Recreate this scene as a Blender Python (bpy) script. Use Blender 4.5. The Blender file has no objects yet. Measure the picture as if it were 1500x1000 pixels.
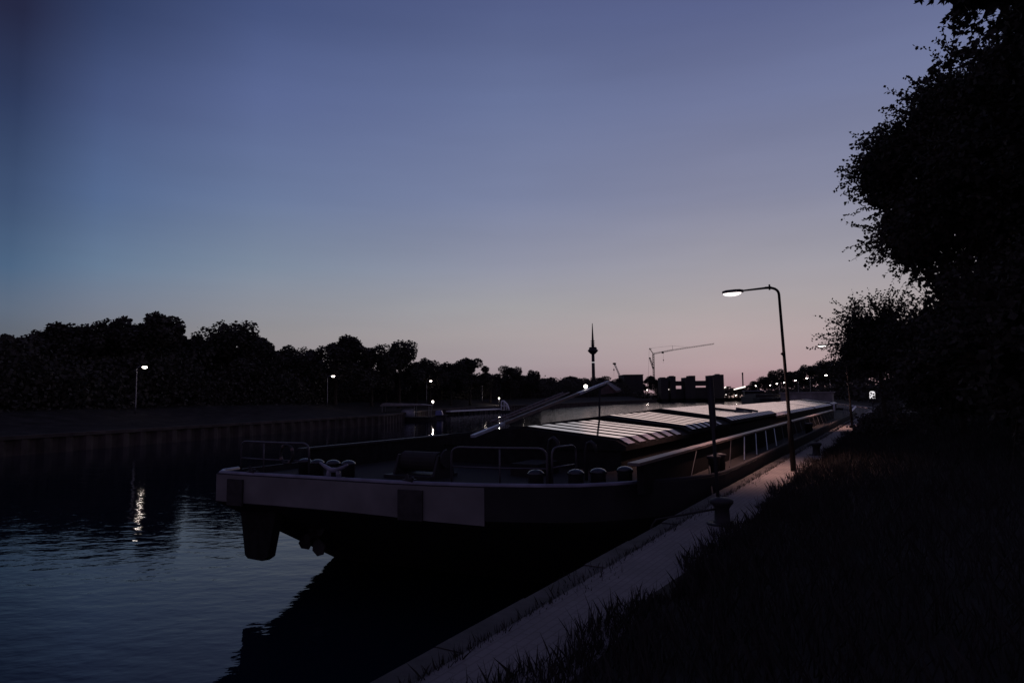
import bpy, math, random
import numpy as np
from mathutils import Vector, Matrix

random.seed(7)
SC = bpy.context.scene
C = SC.collection
# ------------------------------------------------------------------ camera
F, Y0, ROLL, H = 950.0, 580.0, 0.012, 4.25          # focal length in photo pixels, horizon row, roll, eye height over the water
TH = math.atan((Y0 - 500) / F)
_r, _u = Vector((1, 0, 0)), Vector((0, -math.sin(TH), math.cos(TH)))
FWD = Vector((0, math.cos(TH), math.sin(TH)))
RGT = _r * math.cos(ROLL) - _u * math.sin(ROLL)
UPV = _u * math.cos(ROLL) + _r * math.sin(ROLL)
CAM = Vector((0, 0, H))
def ray(x, y): return FWD + RGT * ((x - 750) / F) + UPV * ((500 - y) / F)
def atY(x, y, Y):
    r = ray(x, y); return CAM + r * (Y / r.y)
U2, R2 = Vector((0.51255, 0.85866)), Vector((0.85866, -0.51255))   # along the quay / towards the land
def W(L, a, z=0.0): return Vector((R2.x * L + U2.x * a, R2.y * L + U2.y * a, z))
HEAD = math.atan2(U2.y, U2.x)

cd = bpy.data.cameras.new('camera'); cam = bpy.data.objects.new('camera', cd); C.objects.link(cam)
cd.sensor_width = 36; cd.lens = F / 1500 * 36; cd.clip_start = 0.05; cd.clip_end = 8000
M = Matrix((RGT, UPV, -FWD)).transposed().to_4x4(); M.translation = CAM
cam.matrix_world = M; SC.camera = cam

# ------------------------------------------------------------------ materials
def lin(c): return tuple(((v / 255) / 12.92 if v <= 10 else (((v / 255) + .055) / 1.055) ** 2.4) for v in c)
def mat(name, col, rough=.6, metal=0., var=.25, scale=6., bump=0., spec=.5, col2=None, bscale=None):
    m = bpy.data.materials.new(name); m.use_nodes = True
    n, l = m.node_tree.nodes, m.node_tree.links
    b = n['Principled BSDF']; b.inputs['Roughness'].default_value = rough; b.inputs['Metallic'].default_value = metal
    b.inputs['Specular IOR Level'].default_value = spec
    tc = n.new('ShaderNodeTexCoord'); ns = n.new('ShaderNodeTexNoise')
    ns.inputs['Scale'].default_value = scale; ns.inputs['Detail'].default_value = 6
    l.new(tc.outputs['Object'], ns.inputs['Vector'])
    cr = n.new('ShaderNodeValToRGB')
    c2 = col2 or tuple(min(1, v * (1 + var)) for v in col)
    cr.color_ramp.elements[0].position = .32; cr.color_ramp.elements[1].position = .68
    cr.color_ramp.elements[0].color = (*(v * (1 - var) for v in col), 1); cr.color_ramp.elements[1].color = (*c2, 1)
    l.new(ns.outputs['Fac'], cr.inputs['Fac']); l.new(cr.outputs['Color'], b.inputs['Base Color'])
    mr = n.new('ShaderNodeMapRange'); mr.inputs[3].default_value = max(.02, rough * .8); mr.inputs[4].default_value = min(1, rough * 1.2)
    l.new(ns.outputs['Fac'], mr.inputs[0]); l.new(mr.outputs[0], b.inputs['Roughness'])
    if bump:
        n2 = n.new('ShaderNodeTexNoise'); n2.inputs['Scale'].default_value = bscale or scale * 4; n2.inputs['Detail'].default_value = 5
        l.new(tc.outputs['Object'], n2.inputs['Vector'])
        bp = n.new('ShaderNodeBump'); bp.inputs['Distance'].default_value = bump; bp.inputs['Strength'].default_value = .8
        l.new(n2.outputs['Fac'], bp.inputs['Height']); l.new(bp.outputs['Normal'], b.inputs['Normal'])
    return m
def emit(name, col, s):
    m = bpy.data.materials.new(name); m.use_nodes = True
    b = m.node_tree.nodes['Principled BSDF']; b.inputs['Base Color'].default_value = (.8, .8, .8, 1)
    b.inputs['Emission Color'].default_value = (*col, 1); b.inputs['Emission Strength'].default_value = s
    return m
MT = dict(
    hull=mat('black_hull_paint', (.028, .025, .026), .85, var=.3, scale=1.2, bump=.004, spec=.25),
    band=mat('white_stern_paint', (.20, .185, .18), .65, var=.22, scale=1.1, spec=.15),
    pad=mat('black_rubber', (.05, .043, .043), .8, spec=.2),
    deck=mat('dark_deck_paint', (.028, .025, .025), .85, scale=3., bump=.003, spec=.1),
    ribend=mat('dimmed_aluminium_edge', (.42, .39, .40), .5, metal=.6, var=.2, scale=3.),  # rib metal toned down for the chamfers; dimmer sky reflection put into colour
    pole=mat('black_lamp_pole', (.012, .011, .011), .6, spec=.2),
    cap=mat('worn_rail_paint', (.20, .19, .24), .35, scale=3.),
    gloss=mat('black_gloss_paint', (.03, .03, .034), .13, var=.2, scale=3.),
    railm=mat('dull_rail_steel', (.10, .09, .10), .45, metal=.4),
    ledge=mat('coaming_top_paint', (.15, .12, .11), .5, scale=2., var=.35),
    cover=mat('black_hatch_sheet', (.024, .022, .022), .9, spec=.05),
    alu=mat('aluminium_rib', (.94, .92, .95), .10, metal=1., var=.06, scale=2.5, bump=.0006, bscale=3.),
    alu2=mat('weathered_aluminium_rib', (.84, .80, .81), .16, metal=1., var=.2, scale=1.3, bump=.0008, bscale=3.),
    steel=mat('galvanised_steel', (.36, .36, .38), .42, metal=.9),
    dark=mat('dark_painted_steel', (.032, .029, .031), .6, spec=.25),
    brown=mat('brown_primer_steel', (.13, .085, .075), .55, var=.3, scale=5.),
    pale=mat('pale_painted_steel', (.36, .38, .44), .4, scale=4.),
    bronze=mat('propeller_bronze', (.035, .03, .03), .7),
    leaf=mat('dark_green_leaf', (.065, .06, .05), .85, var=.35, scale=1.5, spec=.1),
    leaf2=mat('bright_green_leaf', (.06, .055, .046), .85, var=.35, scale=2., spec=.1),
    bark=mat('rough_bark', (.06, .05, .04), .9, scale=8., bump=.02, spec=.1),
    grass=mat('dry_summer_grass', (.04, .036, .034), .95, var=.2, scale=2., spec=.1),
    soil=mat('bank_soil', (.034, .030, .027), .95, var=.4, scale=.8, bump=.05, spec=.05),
    concrete=mat('weathered_concrete', (.26, .24, .23), .9, var=.3, scale=1.3, bump=.01, spec=.2),
    kerb=mat('mossy_coping_stone', (.07, .063, .06), .9, var=.45, scale=2.2, bump=.015, spec=.2),
    pile=mat('rusty_sheet_pile', (.07, .055, .05), .85, var=.4, scale=.7, bump=.01, spec=.2),
    wall=mat('lock_concrete', (.03, .027, .028), .9, var=.2, scale=.4),
    white=mat('white_gloss_paint', (.75, .75, .78), .35),
    rope=mat('mooring_rope', (.025, .022, .021), .95),
    lamp=emit('lamp_lens_glow', (1, .86, .78), 18.),
    nlamp=emit('near_lamp_lens_glow', (1, .88, .86), 2.2),
    small=emit('small_lamp_glow', (1, .88, .80), 5.),
    tube=emit('light_tube_glow', (1, .86, .78), 1.8),
    sign=emit('lit_board_glow', (1, .96, .97), .85),
    room=emit('lit_room_glow', (1, .62, .48), .32),
)
def water_mat():
    m = bpy.data.materials.new('canal_water'); m.use_nodes = True
    n, l = m.node_tree.nodes, m.node_tree.links; b = n['Principled BSDF']
    b.inputs['Base Color'].default_value = (.004, .010, .020, 1); b.inputs['Roughness'].default_value = .03
    b.inputs['IOR'].default_value = 1.26; b.inputs['Specular IOR Level'].default_value = .5
    tc = n.new('ShaderNodeTexCoord'); acc = None
    for sc, rot, st, w in ((.55, .4, (1, 1.9, 1), .55), (1.6, -.3, (1, 1.6, 1), .30), (5.0, .2, (1, 1.5, 1), .06)):
        mp = n.new('ShaderNodeMapping'); mp.inputs['Rotation'].default_value = (0, 0, rot); mp.inputs['Scale'].default_value = st
        ns = n.new('ShaderNodeTexNoise'); ns.inputs['Scale'].default_value = sc; ns.inputs['Detail'].default_value = 2.5
        l.new(tc.outputs['Object'], mp.inputs['Vector']); l.new(mp.outputs['Vector'], ns.inputs['Vector'])
        mu = n.new('ShaderNodeMath'); mu.operation = 'MULTIPLY'; mu.inputs[1].default_value = w; l.new(ns.outputs['Fac'], mu.inputs[0])
        if acc is None: acc = mu
        else:
            ad = n.new('ShaderNodeMath'); l.new(acc.outputs[0], ad.inputs[0]); l.new(mu.outputs[0], ad.inputs[1]); acc = ad
    bp = n.new('ShaderNodeBump'); bp.inputs['Distance'].default_value = .028; bp.inputs['Strength'].default_value = 1.
    sp = n.new('ShaderNodeSeparateXYZ'); l.new(tc.outputs['Object'], sp.inputs[0])      # wind ruffles the open reach far up the canal
    mk = []
    for k, (a0, a1) in enumerate(((0, 22), (95, 135))):
        mr = n.new('ShaderNodeMapRange'); mr.inputs[1].default_value, mr.inputs[2].default_value = a0, a1; l.new(sp.outputs[k], mr.inputs[0]); mk.append(mr)
    mu = n.new('ShaderNodeMath'); mu.operation = 'MULTIPLY'; l.new(mk[0].outputs[0], mu.inputs[0]); l.new(mk[1].outputs[0], mu.inputs[1])
    ma = n.new('ShaderNodeMath'); ma.operation = 'MULTIPLY_ADD'; ma.inputs[1].default_value = .13; ma.inputs[2].default_value = .032
    l.new(mu.outputs[0], ma.inputs[0]); l.new(ma.outputs[0], bp.inputs['Distance'])
    l.new(acc.outputs[0], bp.inputs['Height']); l.new(bp.outputs['Normal'], b.inputs['Normal'])
    return m
def paving_mat():
    m = mat('stone_paving', (.30, .28, .27), .95, var=.42, scale=1.4, bump=.006, spec=.15)
    n, l = m.node_tree.nodes, m.node_tree.links
    tc = n['Texture Coordinate']; br = n.new('ShaderNodeTexBrick'); br.inputs['Scale'].default_value = 3.2
    mp = n.new('ShaderNodeMapping'); mp.inputs['Rotation'].default_value = (0, 0, -HEAD)
    br.inputs['Mortar Size'].default_value = .025; br.inputs['Mortar'].default_value = (.21, .195, .185, 1)
    br.inputs['Color1'].default_value = (.25, .23, .22, 1); br.inputs['Color2'].default_value = (.28, .26, .25, 1)
    l.new(tc.outputs['Object'], mp.inputs['Vector']); l.new(mp.outputs['Vector'], br.inputs['Vector'])
    mx = n.new('ShaderNodeMix'); mx.data_type = 'RGBA'; mx.blend_type = 'MULTIPLY'; mx.inputs[0].default_value = .5
    b = n['Principled BSDF']; src = b.inputs['Base Color'].links[0].from_socket
    l.new(br.outputs['Color'], mx.inputs[6])
    # keep brightness: paving tone from the bricks, stains from the noise
    ga = n.new('ShaderNodeMix'); ga.data_type = 'RGBA'; ga.blend_type = 'MULTIPLY'; ga.inputs[0].default_value = 1.
    ga.inputs[7].default_value = (1.9, 1.9, 1.9, 1); l.new(src, ga.inputs[6]); l.new(ga.outputs[2], mx.inputs[7]); l.new(mx.outputs[2], b.inputs['Base Color'])
    return m
MT['water'] = water_mat(); MT['paving'] = paving_mat()

# ------------------------------------------------------------------ mesh helpers
def tag(o, label=None, cat=None, group=None, kind=None):
    if label: o['label'] = label
    if cat: o['category'] = cat
    if group: o['group'] = group
    if kind: o['kind'] = kind
    return o
def empty(name, loc, rz=0.):
    o = bpy.data.objects.new(name, None); C.objects.link(o); o.location = loc; o.rotation_euler = (0, 0, rz); o.empty_display_size = .2
    return o
class MB:
    def __init__(s): s.v, s.f, s.m = [], [], []
    def add(s, vs, fs, mi=0):
        k = len(s.v); s.v += [tuple(p) for p in vs]
        for f in fs: s.f.append(tuple(i + k for i in f)); s.m.append(mi)
        return s
    def hexa(s, b, t, mi=0):          # bottom four, top four corner points
        return s.add(list(b) + list(t), [(3, 2, 1, 0), (4, 5, 6, 7), (0, 1, 5, 4), (1, 2, 6, 5), (2, 3, 7, 6), (3, 0, 4, 7)], mi)
    def box(s, x0, x1, y0, y1, z0, z1, mi=0):
        q = [(x0, y0), (x1, y0), (x1, y1), (x0, y1)]
        return s.hexa([(x, y, z0) for x, y in q], [(x, y, z1) for x, y in q], mi)
    def lbox(s, L0, L1, a0, a1, z0, z1, mi=0):    # box in quay coordinates
        q = [(L0, a0), (L1, a0), (L1, a1), (L0, a1)]
        return s.hexa([W(x, y, z0) for x, y in q], [W(x, y, z1) for x, y in q], mi)
    def tube(s, pts, r, n=8, mi=0, caps=True):
        pts = [Vector(p) for p in pts]; rs = r if isinstance(r, (list, tuple)) else [r] * len(pts); k = len(s.v); ref = None
        for i, p in enumerate(pts):
            d = (pts[min(i + 1, len(pts) - 1)] - pts[max(i - 1, 0)]).normalized()
            if ref is None: ref = d.orthogonal().normalized()
            ref = (ref - d * ref.dot(d)).normalized(); q = d.cross(ref)
            for j in range(n):
                t = 2 * math.pi * j / n; s.v.append(tuple(p + (ref * math.cos(t) + q * math.sin(t)) * rs[i]))
        for i in range(len(pts) - 1):
            for j in range(n):
                a, b = k + i * n + j, k + i * n + (j + 1) % n
                s.f.append((a, b, b + n, a + n)); s.m.append(mi)
        if caps:
            s.f.append(tuple(k + j for j in reversed(range(n)))); s.m.append(mi)
            e = k + (len(pts) - 1) * n; s.f.append(tuple(e + j for j in range(n))); s.m.append(mi)
        return s
    def lathe(s, prof, c=(0, 0, 0), n=16, mi=0, sx=1., sy=1.):
        k = len(s.v); c = Vector(c)
        for r, z in prof:
            for j in range(n):
                t = 2 * math.pi * j / n; s.v.append((c.x + r * sx * math.cos(t), c.y + r * sy * math.sin(t), c.z + z))
        for i in range(len(prof) - 1):
            for j in range(n):
                a, b = k + i * n + j, k + i * n + (j + 1) % n
                s.f.append((a, b, b + n, a + n)); s.m.append(mi)
        s.f.append(tuple(k + j for j in reversed(range(n)))); s.m.append(mi)
        e = k + (len(prof) - 1) * n; s.f.append(tuple(e + j for j in range(n))); s.m.append(mi)
        return s
    def extrude(s, loop, off, mi=0):  # closed loop of points swept by a vector
        n = len(loop); off = Vector(off); k = len(s.v)
        s.v += [tuple(Vector(p)) for p in loop] + [tuple(Vector(p) + off) for p in loop]
        s.f.append(tuple(k + i for i in reversed(range(n)))); s.m.append(mi)
        s.f.append(tuple(k + n + i for i in range(n))); s.m.append(mi)
        for i in range(n): s.f.append((k + i, k + (i + 1) % n, k + n + (i + 1) % n, k + n + i)); s.m.append(mi)
        return s
    def build(s, name, mats, parent=None, smooth=False, loc=None):
        me = bpy.data.meshes.new(name)
        org = Vector(loc) if loc is not None else Vector((0, 0, 0))
        if parent is not None and loc is None:
            org = Vector(parent.get('_o', (0, 0, 0)))
        me.from_pydata([tuple(Vector(p) - org) for p in s.v], [], s.f)
        for mm in (mats if isinstance(mats, (list, tuple)) else [mats]): me.materials.append(mm)
        me.polygons.foreach_set('material_index', s.m)
        import bmesh
        bm = bmesh.new(); bm.from_mesh(me); bmesh.ops.recalc_face_normals(bm, faces=bm.faces); bm.to_mesh(me); bm.free()
        if smooth: me.polygons.foreach_set('use_smooth', [True] * len(me.polygons))
        o = bpy.data.objects.new(name, me); C.objects.link(o)
        if parent is not None: o.parent = parent
        elif loc is not None: o.location = org
        return o
def thing(name, loc, label, cat, group=None):      # root for parts given in world coordinates
    o = empty(name, loc); o['_o'] = tuple(loc); tag(o, label, cat, group); return o
def copy_tree(o, parent=None):
    c = o.copy(); C.objects.link(c)
    if parent is not None: c.parent = parent
    for ch in list(o.children): copy_tree(ch, c)
    return c
def smooth_bend(p0, corner, p1, r, n=6):
    p0, corner, p1 = Vector(p0), Vector(corner), Vector(p1)
    a, b = corner + (p0 - corner).normalized() * r, corner + (p1 - corner).normalized() * r
    return [p0] + [a.lerp(corner, t).lerp(corner.lerp(b, t), t) for t in [i / n for i in range(n + 1)]] + [p1]

# ------------------------------------------------------------------ sky
def sky():
    w = bpy.data.worlds.new('World'); SC.world = w; w.use_nodes = True
    n, l = w.node_tree.nodes, w.node_tree.links; bg = n['Background']
    tc = n.new('ShaderNodeTexCoord'); sp = n.new('ShaderNodeSeparateXYZ'); l.new(tc.outputs['Generated'], sp.inputs[0])
    az = n.new('ShaderNodeMath'); az.operation = 'ARCTAN2'; l.new(sp.outputs[0], az.inputs[0]); l.new(sp.outputs[1], az.inputs[1])
    def ramp(stops):
        r = n.new('ShaderNodeValToRGB'); e = r.color_ramp.elements; r.color_ramp.interpolation = 'B_SPLINE' if 0 else 'LINEAR'
        stops = sorted(stops)
        e[0].position, e[0].color = stops[0][0], (*lin(stops[0][1]), 1)
        e[1].position, e[1].color = stops[-1][0], (*lin(stops[-1][1]), 1)
        for p, c in stops[1:-1]:
            q = e.new(p); q.color = (*lin(c), 1)
        l.new(sp.outputs[2], r.inputs[0]); return r
    def col(x, rows, zen):
        out = [(ray(x, y).normalized().z, tuple(v + d for v, d in zip(c, (4, 5, 2) if y < 500 else (2, 5, 4)))) for y, c in rows]; return ramp(out + [(.8, zen), (1., zen)])
    ys = (10, 150, 290, 390, 450, 490, 535, 568)
    Rr = col(1050, list(zip(ys, [(85, 93, 136), (108, 115, 153), (128, 130, 157), (154, 150, 163), (166, 156, 161), (175, 158, 162), (176, 149, 153), (166, 130, 138)])), (52, 58, 96))
    Cc = col(380, list(zip(ys, [(66, 79, 125), (87, 100, 146), (100, 115, 152), (120, 133, 156), (136, 138, 151), (142, 138, 144), (142, 130, 136), (136, 118, 124)])), (48, 56, 92))
    Ll = col(20, list(zip(ys, [(33, 36, 66), (42, 54, 90), (59, 77, 113), (72, 95, 127), (90, 102, 124), (93, 98, 112), (92, 92, 102), (88, 84, 94)])), (34, 40, 70))
    Bk = ramp([(0., (92, 82, 104)), (.5, (80, 74, 102)), (1., (64, 66, 102))])
    def mixaz(a0, a1, A, B):
        mr = n.new('ShaderNodeMapRange'); mr.interpolation_type = 'SMOOTHSTEP' if 0 else 'LINEAR'
        mr.inputs[1].default_value, mr.inputs[2].default_value = a0, a1; l.new(az.outputs[0], mr.inputs[0])
        mx = n.new('ShaderNodeMix'); mx.data_type = 'RGBA'; l.new(mr.outputs[0], mx.inputs[0]); l.new(A, mx.inputs[6]); l.new(B, mx.inputs[7]); return mx.outputs[2]
    aof = lambda x: math.atan2(ray(x, 300).x, ray(x, 300).y)
    Mm = col(150, list(zip(ys, [(47, 59, 99), (67, 81, 125), (81, 101, 142), (98, 118, 147), (112, 119, 138), (116, 116, 126), (116, 110, 118), (110, 100, 108)])), (42, 49, 84))
    Nn = col(750, list(zip(ys, [(80, 90, 134), (100, 111, 152), (118, 126, 160), (142, 144, 165), (156, 153, 160), (162, 152, 157), (162, 146, 152), (152, 130, 138)])), (50, 57, 94))
    s = mixaz(aof(20), aof(150), Ll.outputs[0], Mm.outputs[0])
    s = mixaz(aof(150), aof(380), s, Cc.outputs[0])
    s = mixaz(aof(380), aof(750), s, Nn.outputs[0])
    s = mixaz(aof(750), aof(1050), s, Rr.outputs[0])
    s = mixaz(-1.5, aof(20) - .02, Bk.outputs[0], s)
    s = mixaz(.9, 1.9, s, Bk.outputs[0])
    nz = n.new('ShaderNodeTexNoise'); nz.inputs['Scale'].default_value = 2.2; nz.inputs['Detail'].default_value = 7      # faint veils of high cloud
    mp = n.new('ShaderNodeMapping'); mp.inputs['Scale'].default_value = (1., 1., 7.); l.new(tc.outputs['Generated'], mp.inputs['Vector']); l.new(mp.outputs['Vector'], nz.inputs['Vector'])
    mr = n.new('ShaderNodeMapRange'); mr.inputs[1].default_value, mr.inputs[2].default_value, mr.inputs[3].default_value, mr.inputs[4].default_value = .25, .75, .95, 1.05; l.new(nz.outputs['Fac'], mr.inputs[0])
    mx = n.new('ShaderNodeMix'); mx.data_type = 'RGBA'; mx.blend_type = 'MULTIPLY'; mx.inputs[0].default_value = 1.; l.new(s, mx.inputs[6]); l.new(mr.outputs[0], mx.inputs[7]); s = mx.outputs[2]
    l.new(s, bg.inputs['Color']); bg.inputs['Strength'].default_value = 1.
sky()
sd = bpy.data.lights.new('dusk_sun', 'SUN'); sd.energy = .03; sd.angle = math.radians(20); sd.color = (1, .62, .5)
so = bpy.data.objects.new('dusk_sun', sd); C.objects.link(so); so.rotation_euler = (math.radians(87), 0, math.radians(-16) + math.pi)

# ------------------------------------------------------------------ water, banks, path
LB = [(-72, -40), (-55, 9), (-46.3, 33), (-37.9, 56.6), (-29.4, 80), (-20.6, 102.8), (-16.5, 150), (-4.5, 182), (32, 262), (80, 362)]        # left bank line
RB = [tuple(W(-3.06, a).xy) for a in (-40, -12, 0, 12, 24, 36, 48, 60, 72, 84)] + [(49, 96), (66, 142), (95, 234), (122, 330), (131, 362)]
tag(MB().add([(-900, -200, 0), (900, -200, 0), (900, 420, 0), (-900, 420, 0)], [(0, 1, 2, 3)]).build('water', MT['water']), kind='structure')
tag(MB().add([(-3000, -3000, -3), (3000, -3000, -3), (3000, 4000, -3), (-3000, 4000, -3)], [(0, 1, 2, 3)]).build('canal_bed', MT['soil']), kind='structure')
tag(MB().add([(-3000, 364, 1.5), (3000, 364, 1.5), (3000, 4000, 3.), (-3000, 4000, 3.)], [(0, 1, 2, 3)]).build('ground', MT['soil']), kind='structure')
def off(line, d):        # offset a polyline to its left (d>0)
    out = []
    for i, p in enumerate(line):
        a, b = line[max(i - 1, 0)], line[min(i + 1, len(line) - 1)]
        t = Vector((b[0] - a[0], b[1] - a[1])).normalized(); out.append((p[0] - t.y * d, p[1] + t.x * d))
    return out
def dense(line, step):
    out = []
    for a, b in zip(line, line[1:]):
        d = math.dist(a, b); k = max(1, int(d / step))
        out += [(a[0] + (b[0] - a[0]) * i / k, a[1] + (b[1] - a[1]) * i / k) for i in range(k)]
    return out + [line[-1]]
def strips(line, prof, jit=0.):     # prof: (offset, z) pairs
    b = MB(); rows = [[(x, y, z + (random.uniform(-jit, jit) if 0 < i < len(prof) - 1 else 0)) for x, y in off(line, d)] for i, (d, z) in enumerate(prof)]
    n = len(line)
    for r in rows: b.v += r
    for i in range(len(prof) - 1):
        for j in range(n - 1): b.f.append((i * n + j, i * n + j + 1, (i + 1) * n + j + 1, (i + 1) * n + j)); b.m.append(0)
    return b
LBd, RBd = dense(LB, 6), dense(RB, 1.5)
tag(strips(LBd, [(.35, 1.52), (4, 1.7), (9, 2.2), (14, 3.2), (30, 4.5), (120, 5.)], .12).build('left_bank', MT['soil'], smooth=True), kind='structure')
tag(strips(RBd, [(-.24, 2.402), (-.85, 2.404), (-1.3, 2.4)]).build('path', MT['paving']), kind='structure')
tag(strips(RBd, [(-.84, 2.36), (-1.0, 2.395), (-1.2, 2.43), (-2., 2.55), (-3., 2.65), (-7., 3.25), (-13, 4.3), (-40, 5.5), (-150, 6.)], .02).build('embankment', MT['soil'], smooth=True), kind='structure')
# left sheet pile wall
t = thing('sheet_pile_wall', (*LB[3], 0), 'corrugated rusty sheet pile wall along the far bank of the canal', 'wall')
b = MB(); pl = dense(LB, .45); o2 = off(pl, -.16); o1 = off(pl, .16); pts = [(o1[i] if (i // 2) % 2 else o2[i]) for i in range(len(pl))]
for i in range(len(pts) - 1):
    (x0, y0), (x1, y1) = pts[i], pts[i + 1]; k = len(b.v)
    b.v += [(x0, y0, -2), (x1, y1, -2), (x1, y1, 1.35), (x0, y0, 1.35)]; b.f.append((k, k + 1, k + 2, k + 3)); b.m.append(0)
b.build('corrugated_sheet', MT['pile'], t)
strips(LBd, [(-.24, 1.3), (-.24, 1.6), (.36, 1.6), (.36, 1.3)]).build('capping_beam', MT['pile'], t)
# right quay wall
t = thing('quay_wall', W(-3, 0), 'stone quay wall under the paved path beside the barge', 'wall')
strips(RBd, [(.0, -2), (.0, 2.28), (-.2, 2.28), (-.2, -2)]).build('wall_face', MT['concrete'], t)
b = MB(); cp = dense(RB[:10], 1.25)
for i in range(len(cp) - 1):
    (x0, y0), (x1, y1) = cp[i], cp[i + 1]; d = Vector((x1 - x0, y1 - y0)).normalized(); nrm = Vector((d.y, -d.x)); g = .008
    p0, p1 = Vector((x0, y0)) + d * g, Vector((x1, y1)) - d * g; h = random.uniform(2.385, 2.40)
    q = [p0 - nrm * .03, p1 - nrm * .03, p1 + nrm * .238, p0 + nrm * .238]
    b.hexa([(*p, 2.282) for p in q], [(*p, h) for p in q])
b.build('coping', MT['kerb'], t)

# ------------------------------------------------------------------ barge
CL, HB = -8.35, 5.2                       # centre line offset and half beam
barge = thing('barge', W(CL, 40, 0), 'long dark cargo barge with silver ribbed hatch covers and pale stern band', 'barge')
ST = [(-13.55, 12.), (-13.55, 9.9), (-13.46, 9.45), (-13.2, 9.2), (-12.56, 9.22), (-11.5, 9.34), (-10.6, 9.42), (-9.5, 9.5), (-8.5, 9.58), (-7.6, 9.72), (-6.58, 9.98),
      (-5.53, 10.38), (-5., 10.67), (-4.53, 11.14), (-4.09, 11.71), (-3.64, 12.36), (-3.3, 13.05), (-3.17, 13.7), (-3.15, 15.)]
BOW = [(-3.15, 20), (-3.15, 30), (-3.15, 40), (-3.15, 50), (-3.2, 58), (-3.5, 64), (-4.3, 70), (-5.6, 75), (-7.2, 78), (-8.35, 78.8), (-9.5, 78), (-11.1, 75), (-12.4, 70), (-13.2, 64), (-13.5, 58), (-13.55, 50), (-13.55, 40), (-13.55, 30), (-13.55, 20)]
def outline(z, inset=0.):
    pts = []
    for i, (L, a) in enumerate(ST + BOW):
        e = 0.
        if i < len(ST):
            w = min(1., max(0., (15.5 - a) / 4.5)); e = max(0, 2.0 - z) * 1.8 * w
        elif a > 58: e = -max(0, 2.6 - z) * 1.3 * (a - 58) / 20
        L2 = CL + (L - CL) * (1 - inset / HB); a2 = a + e + (inset if a < 15.5 else (-inset if a > 70 else 0))
        pts.append((L2, a2))
    return pts
b = MB(); lev = [-1.2, -.4, 0., .4, 1., 1.5, 2.0, 2.62]; N = len(ST) + len(BOW)
for z in lev: b.v += [tuple(W(L, a, z)) for L, a in outline(z)]
for i in range(len(lev) - 1):
    for j in range(N): b.f.append((i * N + j, i * N + (j + 1) % N, (i + 1) * N + (j + 1) % N, (i + 1) * N + j)); b.m.append(0)
k = len(b.v); b.v += [tuple(W(L, a, 2.62)) for L, a in outline(2.7, .16)]; k2 = len(b.v); b.v += [tuple(W(L, a, 2.48)) for L, a in outline(2.7, .17)]
for j in range(N):
    j2 = (j + 1) % N; b.f += [((len(lev) - 1) * N + j, (len(lev) - 1) * N + j2, k + j2, k + j), (k + j, k + j2, k2 + j2, k2 + j)]; b.m += [0, 0]
b.f.append(tuple(k2 + j for j in range(N))); b.m.append(1)
b.f.append(tuple(reversed(range(N)))); b.m.append(0)
b.build('hull', [MT['hull'], MT['deck']], barge)
def along(pts, close=False):
    return [W(L, a) for L, a in pts]
def ribbon(name, pts, z0, z1, t, m, zf=None):       # thin plate standing proud of the hull outline
    b = MB(); n = len(pts); P = [Vector(p) for p in pts]; rows = []
    for d in (0, 1):
        for i, p in enumerate(P):
            tt = (P[min(i + 1, n - 1)] - P[max(i - 1, 0)]).normalized(); nn = Vector((tt.y, -tt.x)); q = p + nn * (t if d else .002)
            L, a = q; zz = z0 if zf is None else zf(i / (n - 1)); rows.append((W(L, a, zz), W(L, a, z1)))
    for i in range(n - 1):
        b.hexa([rows[i][0], rows[i + 1][0], rows[n + i + 1][0], rows[n + i][0]], [rows[i][1], rows[i + 1][1], rows[n + i + 1][1], rows[n + i][1]])
    return b.build(name, m, barge)
ribbon('transom_band', ST[2:11], 2.0, 2.60, .012, MT['band'], lambda s: 2.02 - (.10 * max(0, s - .7) / .3))
def onst(L):
    for (l0, a0), (l1, a1) in zip(ST[2:], ST[3:]):
        if l0 <= L <= l1: return a0 + (a1 - a0) * (L - l0) / (l1 - l0)
for L0, L1 in ((-12.78, -12.32), (-8.27, -7.75)):
    ribbon('fender_pad', [(L, onst(L) - .012) for L in (L0, (L0 + L1) / 2, L1)], 1.96, 2.52, .05, MT['pad'])
# rounded cap along the gunwale
gp = [W(L, a, 2.625) for L, a in outline(2.7, .06)]
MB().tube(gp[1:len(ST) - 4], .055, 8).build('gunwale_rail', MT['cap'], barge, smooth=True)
MB().tube(gp[len(ST) - 5:len(ST) + 8], .05, 8).build('gunwale_rail', MT['hull'], barge, smooth=True)  # same rail along the sides in black: its unlit look painted in
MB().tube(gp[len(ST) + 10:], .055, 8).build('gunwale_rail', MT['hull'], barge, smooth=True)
# coaming ledges and their stays
for sgn in (1, -1):
    Lo, Li = CL + sgn * 4.35, CL + sgn * 4.13
    lo, hi = min(Lo, Li), max(Lo, Li)
    b = MB().lbox(lo + .06, hi - .03, 11.3, 49.6, 2.47, 3.0).build('coaming_wall', MT['cover'], barge)
    nb = MB()
    a = 11.0
    while a < 49.6:
        e = min(a + 3.02, 49.7); nb.lbox(lo, hi, a, e - .02, 3.002, 3.055); a = e
    nb.build('coaming_ledge', MT['ledge' if sgn > 0 else 'dark'], barge)  # port ledge coloured dark: absence of lamplight painted in
    for a in np.arange(12.75, 49, 1.72):
        MB().tube([W(CL + sgn * 4.36, a + 1.9, 2.98), W(CL + sgn * 4.72, a, 2.5)], (.018 if 17 < a < 24 else .010), 6).build('stay', MT['steel' if 17 < a < 24 else 'dark'], barge)  # stays caught by lamplight get pale steel, others dark: light painted by material
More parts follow.
